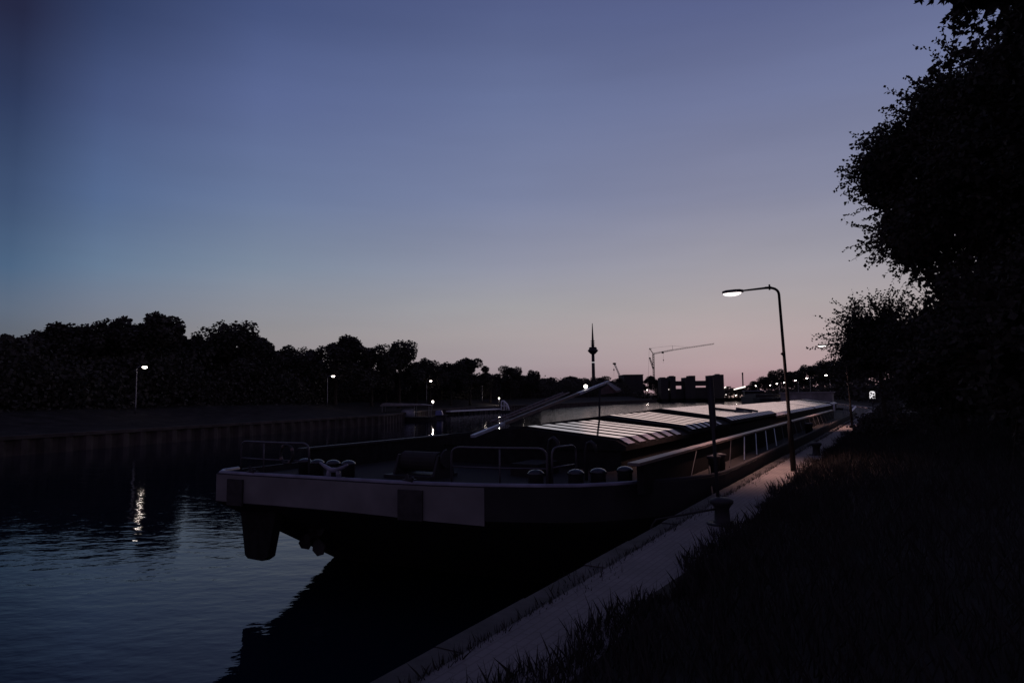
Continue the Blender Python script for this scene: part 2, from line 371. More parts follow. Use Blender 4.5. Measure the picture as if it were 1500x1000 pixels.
# deck house block under the hatch covers
MB().lbox(CL - 2.6, CL + 2.6, 14.6, 74, 2.47, 3.0).build('hold_coaming', MT['cover'], barge)
covers = [(14.5, 19.8, 3.04, 3.42, .77, .58, .050, 0), (19.8, 25.35, 3.12, 3.55, .70, .55, .036, 0), (25.35, 35.9, 3.20, 3.66, .62, .74, .024, 1),
          (35.9, 54., 3.06, 3.56, .60, .80, .012, 1), (54., 67.7, 3.06, 3.55, .60, .88, .004, 1), (67.7, 74.4, 3.13, 3.60, .60, .9, .004, 1)]
for ci, (a0, a1, ze, zr, per, duty, hgt, mi) in enumerate(covers):
    sec = [(-2.75, ze), (-2.5, ze + .13), (0, zr), (2.5, ze + .13), (2.75, ze)]
    b = MB(); a0f, a1f = a0 + .03, a1 + .10
    loop = [W(CL + s, a0f, z) for s, z in sec] + [W(CL + s, a0f, z) for s, z in ((2.75, ze - .1), (-2.75, ze - .1))]
    b.extrude(loop, W(0, a1f - a0f, 0), 0)
    nr = int((a1 - a0 - (.12 if ci in (0, 3) else .36)) / per)
    for r in range(nr):
        p0 = a0 + (.05 if ci in (0, 3) else .28) + r * per + per * (1 - duty) * .5; p1 = p0 + per * duty; fl = min(.03, hgt)
        if ci == 1 and r == nr - 1: continue
        jz = random.uniform(-.002, .002)
        for (s0, z0), (s1, z1) in zip(sec, sec[1:]):
            if s0 < -2.65 and 0: continue
            q = lambda s, a, z, d=0: W(CL + s, a, z + d)
            bot = [q(s0, p0 - fl, z0, .002), q(s1, p0 - fl, z1, .002), q(s1, p1 + fl, z1, .002), q(s0, p1 + fl, z0, .002)]
            top = [q(s0, p0, z0, hgt + jz), q(s1, p0, z1, hgt + jz), q(s1, p1, z1, hgt + jz), q(s0, p1, z0, hgt + jz)]
            b.hexa(bot, top, 0)  # aluminium rib flanks take the black sheet colour: their shade is painted
            b.add([v + Vector((0, 0, .003)) for v in top], [(0, 1, 2, 3)], 2 if abs(s0) > 2.6 or abs(s1) > 2.6 else 1)
    b.build('hatch_cover', [MT['cover'], MT['alu2' if mi else 'alu'], MT['ribend']], barge)
# handling bars lying on the third cover
for q in ([W(-7.3, 30.2, 3.58), W(-6.2, 30.9, 3.42)], [W(-6.4, 30.0, 3.42), W(-6.0, 31.6, 3.38)], [W(-6.9, 32.6, 3.54), W(-5.95, 32.9, 3.38)]): MB().tube(q, .05, 6).build('lifting_bar', MT['dark'], barge)
# rudders and propellers
def uz(a): return 2.0 - (a - 9.3) / 1.8
for s in (-4.03,):
    Lr = CL + s; ar = 9.62 if s < 0 else 10.5
    top = [(Lr - .60, 2.1), (Lr + .72, 2.1)]; bot = [(Lr - .36, .80), (Lr - .26, .735), (Lr + .22, .735), (Lr + .40, .84)]
    loop = [W(top[0][0], ar, top[0][1]), W(*[bot[0][0], ar], bot[0][1]), W(bot[1][0], ar, bot[1][1]), W(bot[2][0], ar, bot[2][1]), W(bot[3][0], ar, bot[3][1]), W(top[1][0], ar, top[1][1])]
    MB().extrude(loop, W(.05, .16, 0)).build('rudder', MT['cover'], barge)
    ap = ar + .95; c = W(Lr + .75, ap, 1.15); bb = MB()
    bb.tube([c + W(0, -.18, -.02), c + W(0, .55, .05)], [.10, .16], 12)
    prop = bb.build('propeller', MT['bronze'], barge)
    for k in range(4):
        g = math.radians(35 + 90 * k); d = W(math.cos(g), 0, 0) + Vector((0, 0, math.sin(g))); tv = W(-math.sin(g), 0, 0) + Vector((0, 0, math.cos(g))); ax = W(0, 1, 0)
        loop = [c + d * .08 - tv * .05, c + d * .28 - tv * .15 - ax * .05, c + d * .46 - tv * .08 - ax * .05, c + d * .5 + tv * .04, c + d * .36 + tv * .16 + ax * .05, c + d * .08 + tv * .06 + ax * .04]
        MB().extrude(loop, ax * .025).build('blade', MT['bronze'], prop).matrix_parent_inverse = Matrix.Translation(Vector(barge['_o'])) if 0 else Matrix.Identity(4)
        bl = prop.children[-1]
        for v in bl.data.vertices: v.co -= Vector(barge['_o'])
    MB().tube([c + W(-.02, .3, 0), c + W(-.02, .9, .35), c + W(0, 1.1, .6)], [.2, .3, .3], 10).build('stern_tube', MT['hull'], barge)
# stern railings
def railing(pts, zb, zt, name='railing'):
    b = MB(); P = [W(L, a, zt) for L, a in pts]; B = [W(L, a, zb) for L, a in pts]
    top = smooth_bend(B[0], P[0], P[1], .18)[:-1] + P[1:-1] + smooth_bend(P[-2], P[-1], B[-1], .18)[1:]
    b.tube(top, .022, 8)
    b.tube([q.lerp(p, .52) for p, q in zip(P, B)], .016, 6)
    for p, q in list(zip(P, B))[1:-1]: b.tube([q, p], .018, 6)
    return b.build(name, MT['railm'], barge, smooth=True)
railing([(-13.25, 9.85), (-12.4, 9.8), (-11.05, 9.9)], 2.49, 3.28)
railing([(-7.62, 10.4), (-6.6, 10.55), (-5.72, 10.8)], 2.49, 3.27)
railing([(-5.72, 11.), (-5.6, 11.8)], 2.49, 3.27)
# cleats, fairleads, capped drums, vents, winch
def cleat(L, a, s=1.):
    o = W(L, a, 2.63); x = W(1, .1, 0).normalized(); b = MB()
    for d in (-.11, .11): b.tube([o + x * d * s * 1.25, o + x * d * s + Vector((0, 0, .17 * s))], [.055 * s, .04 * s], 10)
    b.tube([o + x * -.36 * s + Vector((0, 0, .30 * s)), o + x * -.2 * s + Vector((0, 0, .22 * s)), o + x * -.08 * s + Vector((0, 0, .165 * s)), o + x * .08 * s + Vector((0, 0, .165 * s)), o + x * .2 * s + Vector((0, 0, .21 * s)), o + x * .36 * s + Vector((0, 0, .28 * s))], [.022 * s, .04 * s, .05 * s, .05 * s, .04 * s, .022 * s], 10)
    b.hexa([o + x * -.24 * s - W(0, .08, .02), o + x * .24 * s - W(0, .08, .02), o + x * .24 * s + W(0, .08, -.02), o + x * -.24 * s + W(0, .08, -.02)],
           [o + x * -.24 * s - W(0, .08, -.02), o + x * .24 * s - W(0, .08, -.02), o + x * .24 * s + W(0, .08, .02), o + x * -.24 * s + W(0, .08, .02)])
    return b.build('mooring_cleat', MT['cap'], barge, smooth=True)
cleat(-10.02, 9.62)
for L in (-8.12, -12.2):
    a = onst(L) + .08; b = MB(); b.lbox(L - .12, L + .12, a - .05, a + .09, 2.62, 2.70); b.tube([W(L - .04, a, 2.69), W(L - .07, a, 2.80)], [.045, .03], 8); b.tube([W(L + .05, a, 2.69), W(L + .10, a, 2.74)], [.045, .03], 8); b.build('fairlead', MT['dark'], barge)
for L, a in ((-5.3, 11.15), (-5.0, 11.5), (-4.66, 12.0), (-11.9, 10.55), (-11.45, 10.5), (-11.0, 10.55), (-10.6, 10.62), (-5.95, 10.78)):
    o = W(L, a, 2.34); rr_ = .16
    d = MB().lathe([(rr_ * .9, 0), (rr_ * .9, .42), (rr_, .44)], o, 16).build('capped_drum', MT['dark'], barge, smooth=True)
    cp_ = MB().lathe([(rr_ * 1.04, .44), (rr_ * 1.0, .475), (rr_ * .72, .515), (rr_ * .35, .535), (.02, .54)], o, 16).build('cap', MT['gloss'], d, smooth=True)
    cp_.matrix_parent_inverse = Matrix.Identity(4)
    for v in cp_.data.vertices: v.co -= Vector(barge['_o'])
for L, a, h in ((-6.0, 11.4, .95), (-5.75, 12.6, .8)):
    o = W(L, a, 2.48); d = W(.8, -.3, 0)
    MB().tube([o, o + Vector((0, 0, h * .75)), o + Vector((0, 0, h * .95)) + d * .06, o + Vector((0, 0, h)) + d * .18, o + Vector((0, 0, h * .94)) + d * .30, o + Vector((0, 0, h * .75)) + d * .36], .04, 10).build('vent_pipe', MT['dark'], barge, smooth=True)
wn = MB(); o = W(-9.3, 11.6, 2.48)
for d in (-.55, .55): wn.extrude([o + W(d, -.4, 0), o + W(d, .4, 0), o + W(d, .22, .5), o + W(d, -.2, .5)], W(.06, 0, 0))
wn = wn.lbox(-10., -8.7, 11.1, 12.1, 2.481, 2.55).build('winch', MT['dark'], barge)
for nm, q in (('drum', [o + W(-.5, 0, .34), o + W(.5, 0, .34)]), ('hand_wheel', [o + W(.64, 0, .42), o + W(.68, 0, .42)])):
    c_ = MB().tube(q, .22 if nm == 'drum' else .2, 16).build(nm, MT['rope' if nm == 'drum' else 'dark'], wn); c_.matrix_parent_inverse = Matrix.Identity(4)
    for v in c_.data.vertices: v.co -= Vector(barge['_o'])
MB().lbox(-10.6, -10.1, 12.2, 13., 2.48, 2.8).build('engine_hatch', MT['deck'], barge)
MB().lbox(-7.6, -6.9, 12.6, 13.6, 2.48, 2.75).build('engine_hatch', MT['deck'], barge)
for L, a in ((-4.4, 16.6), (-4.4, 17.05), (-4.4, 34), (-4.4, 34.5)):
    pass
for a in (14.4, 31.):
    b = MB()
    for d in (0, .5): b.lathe([(.12, 0), (.12, .36), (.15, .38), (.15, .43), (.05, .45)], W(-3.55, a + d, 2.48), 14)
    b.build('deck_bollard', MT['dark'], barge, smooth=True)
# lowered mast boom with ladder, resting on a crutch
pA, pB = W(CL, 12.2, 3.36), W(CL, 20.2, 4.69); ax = (pB - pA).normalized(); sd_ = W(1, 0, 0); upv = sd_.cross(ax).normalized()
if upv.z < 0: upv = -upv
boom = empty('mast_boom', (0, 0, 0)); boom.parent = barge
boom['_o'] = barge['_o']
def beam(b, p, q, w0, h0, w1, h1, mi=0):
    b.hexa([p - sd_ * w0 - upv * h0, p + sd_ * w0 - upv * h0, q + sd_ * w1 - upv * h1, q - sd_ * w1 - upv * h1], [p - sd_ * w0 + upv * h0, p + sd_ * w0 + upv * h0, q + sd_ * w1 + upv * h1, q - sd_ * w1 + upv * h1], mi); return b
beam(MB(), pA, pA + ax * 1.35, .055, .03, .055, .03).build('boom_foot', MT['pale'], boom)
beam(MB(), pA + ax * 1.352, pA + ax * 5.7, .05, .035, .045, .035).build('boom_beam', MT['brown'], boom)
beam(MB(), pA + ax * 5.702, pB, .06, .035, .045, .028).build('boom_tip', MT['pale'], boom)
b = MB(); l0, l1 = pA + ax * .9 + upv * .13, pA + ax * 4.9 + upv * .17
for d in (-.1, .1): b.tube([l0 + sd_ * d, l1 + sd_ * d], .022, 6)
for k in range(18):
    q = l0.lerp(l1, (k + .5) / 18); b.tube([q - sd_ * .1, q + sd_ * .1], .014, 6)
for k in range(5):
    q = l0.lerp(l1, (k + .5) / 5); b.tube([q - sd_ * .1, q - sd_ * .1 - upv * .16], .014, 6)
b.build('ladder', MT['brown'], boom)
MB().extrude([pB + W(-.05, -.25, .03), pB + W(-.05, .15, .02), pB + W(.36, .25, -.26), pB + W(.32, -.1, -.30)], (0, 0, -.06)).extrude([pB + W(-.05, -.3, -.04), pB + W(0, .1, -.05), pB + W(.3, .1, -.36), pB + W(-.1, -.6, -.42)], W(.05, .03, 0)).build('end_plate', MT['brown'], boom)
gl = pA + ax * 6.3 + upv * .13
MB().lathe([(.015, -.06), (.04, -.05), (.06, -.01), (.06, .02), (.035, .05), (.005, .06)], gl, 14).build('boom_lamp', MT['small'], boom, smooth=True)
MB().tube([W(CL, 19.4, 3.5), W(CL, 19.5, 4.5)], .032, 8).tube([W(CL - .25, 19.5, 4.6), W(CL, 19.5, 4.46), W(CL + .25, 19.5, 4.6)], .035, 6).build('boom_crutch', MT['dark'], barge)
# bow deckhouse, bow posts, bow davit
bh = MB().lbox(-11.2, -6.2, 75.2, 77.4, 2.48, 4.2).lbox(-11.35, -6.05, 75.05, 77.55, 4.2, 4.32).build('bow_deckhouse', MT['concrete'], barge)
for a in (67.6, 68.6): MB().tube([W(-5.5, a, 2.5), W(-5.5, a, 3.15)], .05, 6).build('bow_post', MT['white'], barge)
for a in (52.5, 54.5, 56.5): MB().tube([W(-3.6, a, 2.5), W(-3.6, a, 3.2)], .035, 6).build('bow_stanchion', MT['steel'], barge)
q0, q1, q2 = atY(1245.5, 604, 50), atY(1253, 595.5, 52), atY(1248, 594.5, 52)
MB().tube([q0, q1, q2], .07, 8).build('davit', MT['white'], barge)
# life ring hanging on the stern rail
b = MB(); c = W(-11.65, 9.80, 3.04); ring = [c + (W(math.cos(t), .04, 0) + Vector((0, 0, math.sin(t)))) * .20 for t in [2 * math.pi * i / 24 for i in range(25)]]
lr = thing('life_ring', c, 'small life ring hanging on the left stern railing of the barge', 'life ring')
b.tube(ring, .032, 8, caps=False).build('ring', MT['dark'], lr, smooth=True)
for t in (.4, 1.97, 3.54, 5.1):
    p = c + (W(math.cos(t), .04, 0) + Vector((0, 0, math.sin(t)))) * .20; q = c + (W(math.cos(t + .3), .04, 0) + Vector((0, 0, math.sin(t + .3)))) * .20
    MB().tube([p, q], .039, 8).build('grip_band', MT['brown'], lr)
bpy.context.view_layer.update()

# ------------------------------------------------------------------ quay furniture
bol = thing('mooring_bollard', W(-2.28, 9.6, 2.4), 'dark iron mooring bollard beside the thin sign post, rope tied to it', 'bollard', 'mooring bollards on the quay')
MB().lathe([(.15, 0), (.15, .02), (.11, .05), (.10, .22), (.13, .27), (.16, .30), (.16, .34), (.10, .37), (.02, .38)], bol.location, 18).build('post', MT['dark'], bol, smooth=True)
MB().lathe([(.22, -.01), (.22, .02), (.20, .03)], bol.location, 18).build('base_plate', MT['dark'], bol)
b2 = copy_tree(bol); b2.location = W(-2.26, 21.4, 2.4); tag(b2, 'dark iron mooring bollard farther along the path just past the tall lit lamp', 'bollard')
p0, p1 = W(-2.34, 9.65, 2.66), W(-3.6, 14.2, 2.72)
rope = MB().tube([p0.lerp(p1, t) - Vector((0, 0, .35 * 4 * t * (1 - t))) for t in [i / 12 for i in range(13)]], .018, 6).build('mooring_rope', MT['rope'], smooth=True)
tag(rope, 'sagging mooring rope from the near bollard over to the barge', 'rope')
p0, p1 = W(-2.34, 9.55, 2.62), W(-3.75, 9.9, 2.66)
rope = MB().tube([p0.lerp(W(-3.05, 9.0, 2.5), t) for t in [i / 6 for i in range(7)]] + [W(-3.1, 8.96, 2.42), W(-3.19, 9.0, 2.0), W(-3.3, 9.1, .6), W(-3.35, 9.1, -.3)], .016, 6).build('mooring_rope', MT['rope'], smooth=True)
tag(rope, 'slack rope from the near bollard across the path and down over the quay edge', 'rope')
sp = thing('sign_post', W(-2.34, 9.7, 2.4), 'thin dark post with a narrow board seen edge-on beside the near bollard', 'sign post')
base = W(-2.34, 9.7, 2.38); tip = Vector((2.90, 9.56, 4.49))
MB().tube([base, base.lerp(tip, .5), tip], .026, 8).build('pole', MT['dark'], sp, smooth=True)
u_ = (tip - base).normalized(); vd = (tip - CAM).normalized(); e1 = vd.cross(u_).normalized(); e2 = vd
q = lambda s, w, d: base.lerp(tip, s) + e1 * w + e2 * d
MB().hexa([q(.655, -.045, -.02), q(.655, .045, -.02), q(.655, .055, .5), q(.655, -.035, .5)], [q(1.0, -.045, -.02), q(1.0, .045, -.02), q(1.0, .055, .5), q(1.0, -.035, .5)]).build('board', MT['dark'], sp)

# ------------------------------------------------------------------ street lamps
def quay_lamp(a, label, cover=1):
    b0 = W(-2.28, a, 2.35)
    o = thing('street_lamp', b0, label, 'street lamp', 'street lamps along the quay path')
    tip_ = b0 + Vector((-.17, -.02, 4.46)); arm = W(-1., -.10, -.02).normalized()
    lean = (tip_ - b0)
    k0 = b0 + lean * .955; k1 = tip_ + arm * .30
    bend = [k0.lerp(tip_, t).lerp(tip_.lerp(k1, t), t) for t in [i / 8 for i in range(9)]]
    end = k1 + arm * .50 + Vector((0, 0, -.015))
    MB().tube([b0, b0 + lean * .27, b0 + lean * .28, b0 + lean * .6] + bend, [.065, .06, .042, .036] + [.031] * 9, 12).build('pole', MT['pole'], o, smooth=True)
    MB().tube([k1 - arm * .14 , end], [.030, .022], 10).tube([k1 - arm * .10 - Vector((0, 0, .06)), k1 - arm * .10 + Vector((0, 0, .075))], .022, 8).build('arm', MT['dark'], o, smooth=True)
    MB().tube([b0 + lean * .63 - Vector((.02, 0, 0)), b0 + lean * .64 - Vector((.06, 0, 0))], .03, 8).build('bracket', MT['dark'], o)
    sdv = Vector((-arm.y, arm.x, 0)).normalized(); b = MB(); L_ = .50
    prof = [(0, .035, .03), (.08, .09, .055), (.2, .12, .06), (.4, .12, .055), (.5, .07, .03)]
    k = 0
    for s, w, h in prof:
        c_ = end + arm * s
        b.v += [tuple(c_ - sdv * w - Vector((0, 0, .035))), tuple(c_ - sdv * w * .7 + Vector((0, 0, h * .7))), tuple(c_ + sdv * w * .7 + Vector((0, 0, h * .7))), tuple(c_ + sdv * w - Vector((0, 0, .035)))]
    for i in range(4):
        for j in range(4): b.f.append((i * 4 + j, i * 4 + (j + 1) % 4, i * 4 + 4 + (j + 1) % 4, i * 4 + 4 + j)); b.m.append(0)
    b.f += [(0, 1, 2, 3), (19, 18, 17, 16)]; b.m += [0, 0]
    hd = b.build('lamp_head', MT['dark'], o)
    b = MB(); c_ = end + arm * .27 - Vector((0, 0, .038)); n1, n2 = 6, 16
    for i in range(n1 + 1):
        ph = math.pi / 2 * i / n1
        for j in range(n2):
            t = 2 * math.pi * j / n2
            b.v.append(tuple(c_ + arm * (.22 * math.cos(ph) * math.cos(t)) + sdv * (.105 * math.cos(ph) * math.sin(t)) - Vector((0, 0, .075 * math.sin(ph)))))
    for i in range(n1):
        for j in range(n2): b.f.append((i * n2 + j, i * n2 + (j + 1) % n2, (i + 1) * n2 + (j + 1) % n2, (i + 1) * n2 + j)); b.m.append(0)
    ln = b.build('lens', MT['nlamp'], hd, smooth=True)
    for v in ln.data.vertices: v.co -= b0
    ld_ = bpy.data.lights.new('lamp_light', 'SPOT'); ld_.energy = 900; ld_.color = (1, .56, .48); ld_.spot_size = math.radians(98); ld_.spot_blend = 1.; ld_.shadow_soft_size = .05
    lo_ = bpy.data.objects.new('lamp_light', ld_); C.objects.link(lo_); lo_.parent = o; lo_.location = c_ - Vector((0, 0, .13)) - b0
    return o
ql = quay_lamp(16.76, 'tall curved street lamp with a glowing head standing in the grass beside the path')
for a, lb in ((38.4, 'street lamp whose glowing head peeks out of the dark tree by the path'),):
    c_ = copy_tree(ql); c_.location = W(-2.28, a, 2.35); tag(c_, lb)
bpy.context.view_layer.update()

def shore_lamp():        # far street lamp about 6 m tall, arm along +x of its own frame
    o = empty('shore_lamp', (0, 0, 0)); o['_o'] = (0, 0, 0)
    MB().tube([(0, 0, 0), (0, 0, 1.2), (0, 0, 5.0), (0, 0, 5.9), (.12, 0, 6.2), (.5, 0, 6.32), (.9, 0, 6.36)], [.09, .07, .06, .05, .05, .045, .04], 8).build('pole', MT['steel'], o, smooth=True)
    h = MB().lathe([(.05, .16), (.2, .13), (.26, .05), (.27, 0)][::-1], (1.2, 0, 6.3), 14, sx=1.5).build('lamp_head', MT['dark'], o, smooth=True)
    MB().lathe([(.02, -.24), (.15, -.2), (.23, -.1), (.25, -.005)], (1.2, 0, 6.3), 14, sx=1.45).build('lens', MT['lamp'], h, smooth=True)
    return o
proto = shore_lamp(); first = True
def place_lamp(x, y, ztop, rz, label, group, s=1.):
    global first
    r = ray(x, y); D = (ztop - H) / r.z; p = CAM + r * D
    o = proto if first else copy_tree(proto); first = False
    dx = Vector((math.cos(rz), math.sin(rz))) * 1.2 * s
    o.location = (p.x - dx.x, p.y - dx.y, ztop - 6.2 * s); o.rotation_euler = (0, 0, rz); o.scale = (s, s, s)
    tag(o, label, 'street lamp', group)
gL, gR = 'street lamps along the far bank', 'street lamps along the right bank beyond the barge'
for i, (x, y, lb) in enumerate([(212, 538, 'brightest far-bank street lamp at the left, mirrored as beads of light in the water'), (488, 551, 'far-bank street lamp above the bow-tie deck cleat, second from the left'),
        (631, 558, 'far-bank street lamp above the roofed houseboat'), (711, 562, 'far-bank street lamp above the lit jetty'), (767, 565, 'far-bank street lamp just right of the white boarding gantry'),
        (806, 567, 'small far-bank street lamp above the middle of the raised boom'), (839, 569, 'smallest far-bank street lamp close to the upper end of the raised boom')]):
    place_lamp(x, y, 8., -.2, lb, gL, .85)
for i, (x, y, lb) in enumerate([(1210, 549.5, 'right-bank street lamp farthest right, just left of the dark tree'), (1182, 554, 'right-bank street lamp second from the dark tree'), (1165, 557, 'right-bank street lamp just right of the tall curved lamp pole'),
        (1149, 560, 'right-bank street lamp just left of the tall curved lamp pole'), (1138, 562, 'right-bank street lamp second to the left of the tall curved lamp pole'), (1128, 564, 'right-bank street lamp third to the left of the tall curved lamp pole'), (1107, 565, 'right-bank street lamp farthest left, over the moored ship')]):
    place_lamp(x, y, 8., math.pi + .3, lb, gR, .8 if i < 3 else 1.)
def small_lamp():
    o = empty('small_lamp', (0, 0, 0)); o['_o'] = (0, 0, 0)
    MB().tube([(0, 0, 0), (0, 0, 2.2)], .05, 6).build('pole', MT['dark'], o)
    MB().lathe([(.05, 2.2), (.2, 2.28), (.24, 2.42), (.16, 2.58), (.04, 2.64)], (0, 0, 0), 10).build('lens', MT['small'], o, smooth=True)
    return o
sp0 = small_lamp(); fs = True
for x, y, D, s, lb in [(634, 588, 128, 1., 'small globe lamp at the stern of the roofed houseboat'), (731, 583, 190, 1., 'small globe lamp beside the white boarding gantry'),
        (1024, 579.5, 372, 2.2, 'small lamp under the lock gate, leftmost of three'), (1031, 581, 372, 2.4, 'small lamp under the lock gate, middle of three'), (1038, 579.5, 372, 2.2, 'small lamp under the lock gate, rightmost of three'),
        (1064, 578, 420, 2., 'small lamp before the lit facade, leftmost of three'), (1071, 578, 420, 1.8, 'small lamp before the lit facade, middle of three'), (1078, 578.5, 420, 2.4, 'small lamp before the lit facade, rightmost of three'),
        (1094.5, 575, 250, 2.2, 'large round lamp above the stern of the moored ship'), (1107, 575.5, 240, 1.7, 'small round lamp on the deck of the moored ship'), (1148, 577, 170, 1.8, 'round lamp between the moored ship and the curved lamp pole'),
        (948, 571, 372, 1.5, 'dim lamp on the dark building left of the lock gate')]:
    o = sp0 if fs else copy_tree(sp0); fs = False
    p = atY(x, y, D); o.location = (p.x, p.y, p.z - 2.42 * s); o.scale = (s, s, s); tag(o, lb, 'lamp', 'small lamps around the lock and jetties')
    pw = {731: 260, 634: 60, 1071: 900}.get(x, 0)
    if pw:
        ld_ = bpy.data.lights.new('lamp_light', 'POINT'); ld_.energy = pw; ld_.color = (1, .86, .80); ld_.shadow_soft_size = .1
        lo_ = bpy.data.objects.new('lamp_light', ld_); C.objects.link(lo_); lo_.parent = o; lo_.location = (0, -.4, 2.2)
# lit board at the end of the path
p = atY(1278, 578, 60); sb = thing('lit_board', (p.x, p.y, 2.4), 'bright white lit board standing at the dark end of the path', 'sign')
MB().tube([(p.x, p.y + .05, 2.35), (p.x, p.y + .05, p.z + .2)], .04, 8).build('post', MT['dark'], sb)
wv = .25; hv = .33; cor = [(-wv, -hv), (wv, -hv), (wv, hv * .55), (wv * .75, hv * .85), (wv * .3, hv), (-wv * .5, hv), (-wv, hv * .7)]
MB().extrude([(p.x + a_, p.y, p.z + c_) for a_, c_ in cor], (0, .04, 0)).build('panel', MT['sign'], sb)

# ------------------------------------------------------------------ skyline
# telecommunication tower, 1.9 km away
D = 1907.; pt = atY(870, 579, D); X, Y = pt.x, pt.y; k = D / F
tw = thing('telecom_tower', (X, Y, 2), 'tall slender telecommunication tower with a round pod and needle mast on the horizon', 'tower')
zz = lambda y: H + (579 - y) * k
MB().lathe([(6.5, 2 - H + 4), (5., zz(560)), (4.4, zz(517))], (X, Y, 0), 20).build('shaft', MT['wall'], tw, smooth=True)
MB().lathe([(4.4, zz(519.5)), (7, zz(518.8)), (13.5, zz(515.5)), (15.5, zz(514)), (13.6, zz(512.5)), (11.5, zz(511.8)), (11.5, zz(509.5)), (9.5, zz(509)), (8, zz(508.6))], (X, Y, 0), 24).build('pod', MT['wall'], tw)
MB().lathe([(4.4, zz(509.2)), (3.6, zz(503)), (2.4, zz(490)), (1.5, zz(480)), (.9, zz(473.6))], (X, Y, 0), 14).build('needle_mast', MT['wall'], tw, smooth=True)
for y in (506, 503, 500): MB().lathe([(6.4, zz(y)), (6.4, zz(y - .6)), (4, zz(y - .7))], (X, Y, 0), 16).build('ring_platform', MT['wall'], tw)
MB().lathe([(5.0, zz(531.5)), (5.0, zz(531.0)), (4.7, zz(530.9))], (X, Y, 0), 20).build('lit_ring', MT['sign'], tw)
# tower crane
D = 620.
def P(x, y, dd=0): return atY(x, y, D + dd)
cr = thing('tower_crane', P(957.5, 560), 'thin tower crane with a long upward tilted jib above the lock', 'crane')
def lattice(b, p, q, w, n, r):
    d = (q - p).normalized(); s = Vector((0, 1, 0)); t_ = d.cross(s).normalized(); c4 = [s * w + t_ * w, s * w - t_ * w, -s * w - t_ * w, -s * w + t_ * w]
    for c_ in c4: b.tube([p + c_, q + c_], r, 4)
    for i in range(n):
        for j in range(4):
            b.tube([p.lerp(q, i / n) + c4[(i + j) % 4], p.lerp(q, (i + 1) / n) + c4[(i + j + 1) % 4]], r * .6, 4)
    return b
lattice(MB(), P(958, 562), P(957, 518), .62, 12, .22).build('mast', MT['dark'], cr)
lattice(MB(), P(957, 518), P(985, 512.6), .5, 10, .18).build('jib', MT['dark'], cr)
lattice(MB(), P(985, 512.6), P(1046, 503.4), .42, 18, .14).build('jib', MT['dark'], cr)
MB().tube([P(957, 518), P(951, 510)], .35, 6).tube([P(951, 510), P(954.5, 511.2)], .25, 6).build('counter_strut', MT['dark'], cr)
MB().tube([P(951, 510), P(985, 506.2), P(1010, 508.5)], .09, 4).tube([P(985, 506), P(985.5, 512.8)], .15, 4).tube([P(951, 510), P(949.7, 552)], .09, 4).build('pendant_cable', MT['dark'], cr)
MB().box(P(970.8, 516).x - .9, P(970.8, 516).x + .9, D - .6, D + .6, P(970.8, 517.5).z, P(970.8, 515).z).tube([P(971.5, 517), P(971.8, 532)], .07, 4).lathe([(.3, -.9), (.5, -.2), (.2, .6)], P(971.8, 527), 8).build('trolley', MT['dark'], cr)
D = 560.
c2 = thing('mobile_crane', P(911, 560), 'short mobile crane boom leaning left above the dark trees beside the thin tower crane', 'crane', 'mobile cranes behind the lock')
lattice(MB(), P(912, 560), P(900.5, 533.5), .45, 10, .2).build('boom', MT['steel'], c2)
MB().lathe([(.3, -.8), (1.1, -.5), (1.2, .5), (.4, .9)], P(900, 532.6), 10, sx=1.3).build('boom_head', MT['dark'], c2)
MB().tube([P(899.3, 534), P(899.4, 551)], .07, 4).lathe([(.3, -.8), (.6, 0), (.3, .9)], P(899.3, 541.5), 8).build('hoist_cable', MT['dark'], c2)
c3 = thing('mobile_crane', P(956, 545), 'small slanting crane boom partly hidden behind the tower crane mast', 'crane', 'mobile cranes behind the lock')
lattice(MB(), P(957, 540), P(952.3, 525.5), .45, 7, .2).build('boom', MT['dark'], c3)
MB().lathe([(.3, -.6), (.8, 0), (.3, .7)], P(951.9, 524.5), 10, sx=1.3).build('boom_head', MT['dark'], c3)
D = 800.
an = thing('antenna_mast', P(1088, 566), 'thin antenna mast standing alone over the lit canopy', 'mast')
lattice(MB(), P(1088.5, 568), P(1087.6, 545.5), .45, 8, .25).build('lattice_mast', MT['dark'], an)
MB().lathe([(.5, 0), (1., 1), (1., 2.4), (.4, 3)], P(1087.7, 549), 8).build('antenna', MT['dark'], an)
# lock gate
D = 366.
lg = thing('lock_gate', P(1010, 592), 'dark lock gate with square lift towers joined by beams', 'lock gate')
def slab(x0, x1, y0, y1, d0=0, d1=6, name=None, m='wall', b=None):
    b = b or MB(); q = [P(x0, y0), P(x1, y0)]; z1, z0 = (P(x0, y0).z), P(x0, y1).z
    b.box(q[0].x, q[1].x, D + d0, D + d1, z0, z1)
    return b.build(name, MT[m], lg) if name else b
for x0, x1, y0, d1 in ((968, 978.5, 553, 8), (982, 989.7, 551, 8), (1003.5, 1010.5, 552.7, 9), (1010.5, 1018.5, 550, 8), (1040, 1050.3, 549.6, 9), (1050.3, 1060, 548.4, 8)):
    slab(x0, x1, y0, 593, 0, d1, 'lift_tower')
slab(1050.6, 1055, 547.4, 548.6, 1, 5, 'roof_hut'); slab(982.5, 988, 550.2, 551.2, 1, 5, 'roof_hut'); slab(968.5, 975, 552.3, 553.2, 1, 5, 'roof_hut')
slab(978.5, 1003.5, 558, 564.8, 2, 6, 'beam'); slab(1018.5, 1040, 557.4, 564.8, 2, 6, 'beam')
slab(989.6, 1003.5, 569.2, 588, 2.5, 6.5, 'gate_leaf'); slab(1018.5, 1040, 567.2, 587, 2.5, 6.5, 'gate_leaf')
slab(978.5, 983, 564.9, 588, 2.5, 6.5, 'gate_leaf'); slab(983, 991, 582, 588, 2.5, 6.5, 'gate_leaf')
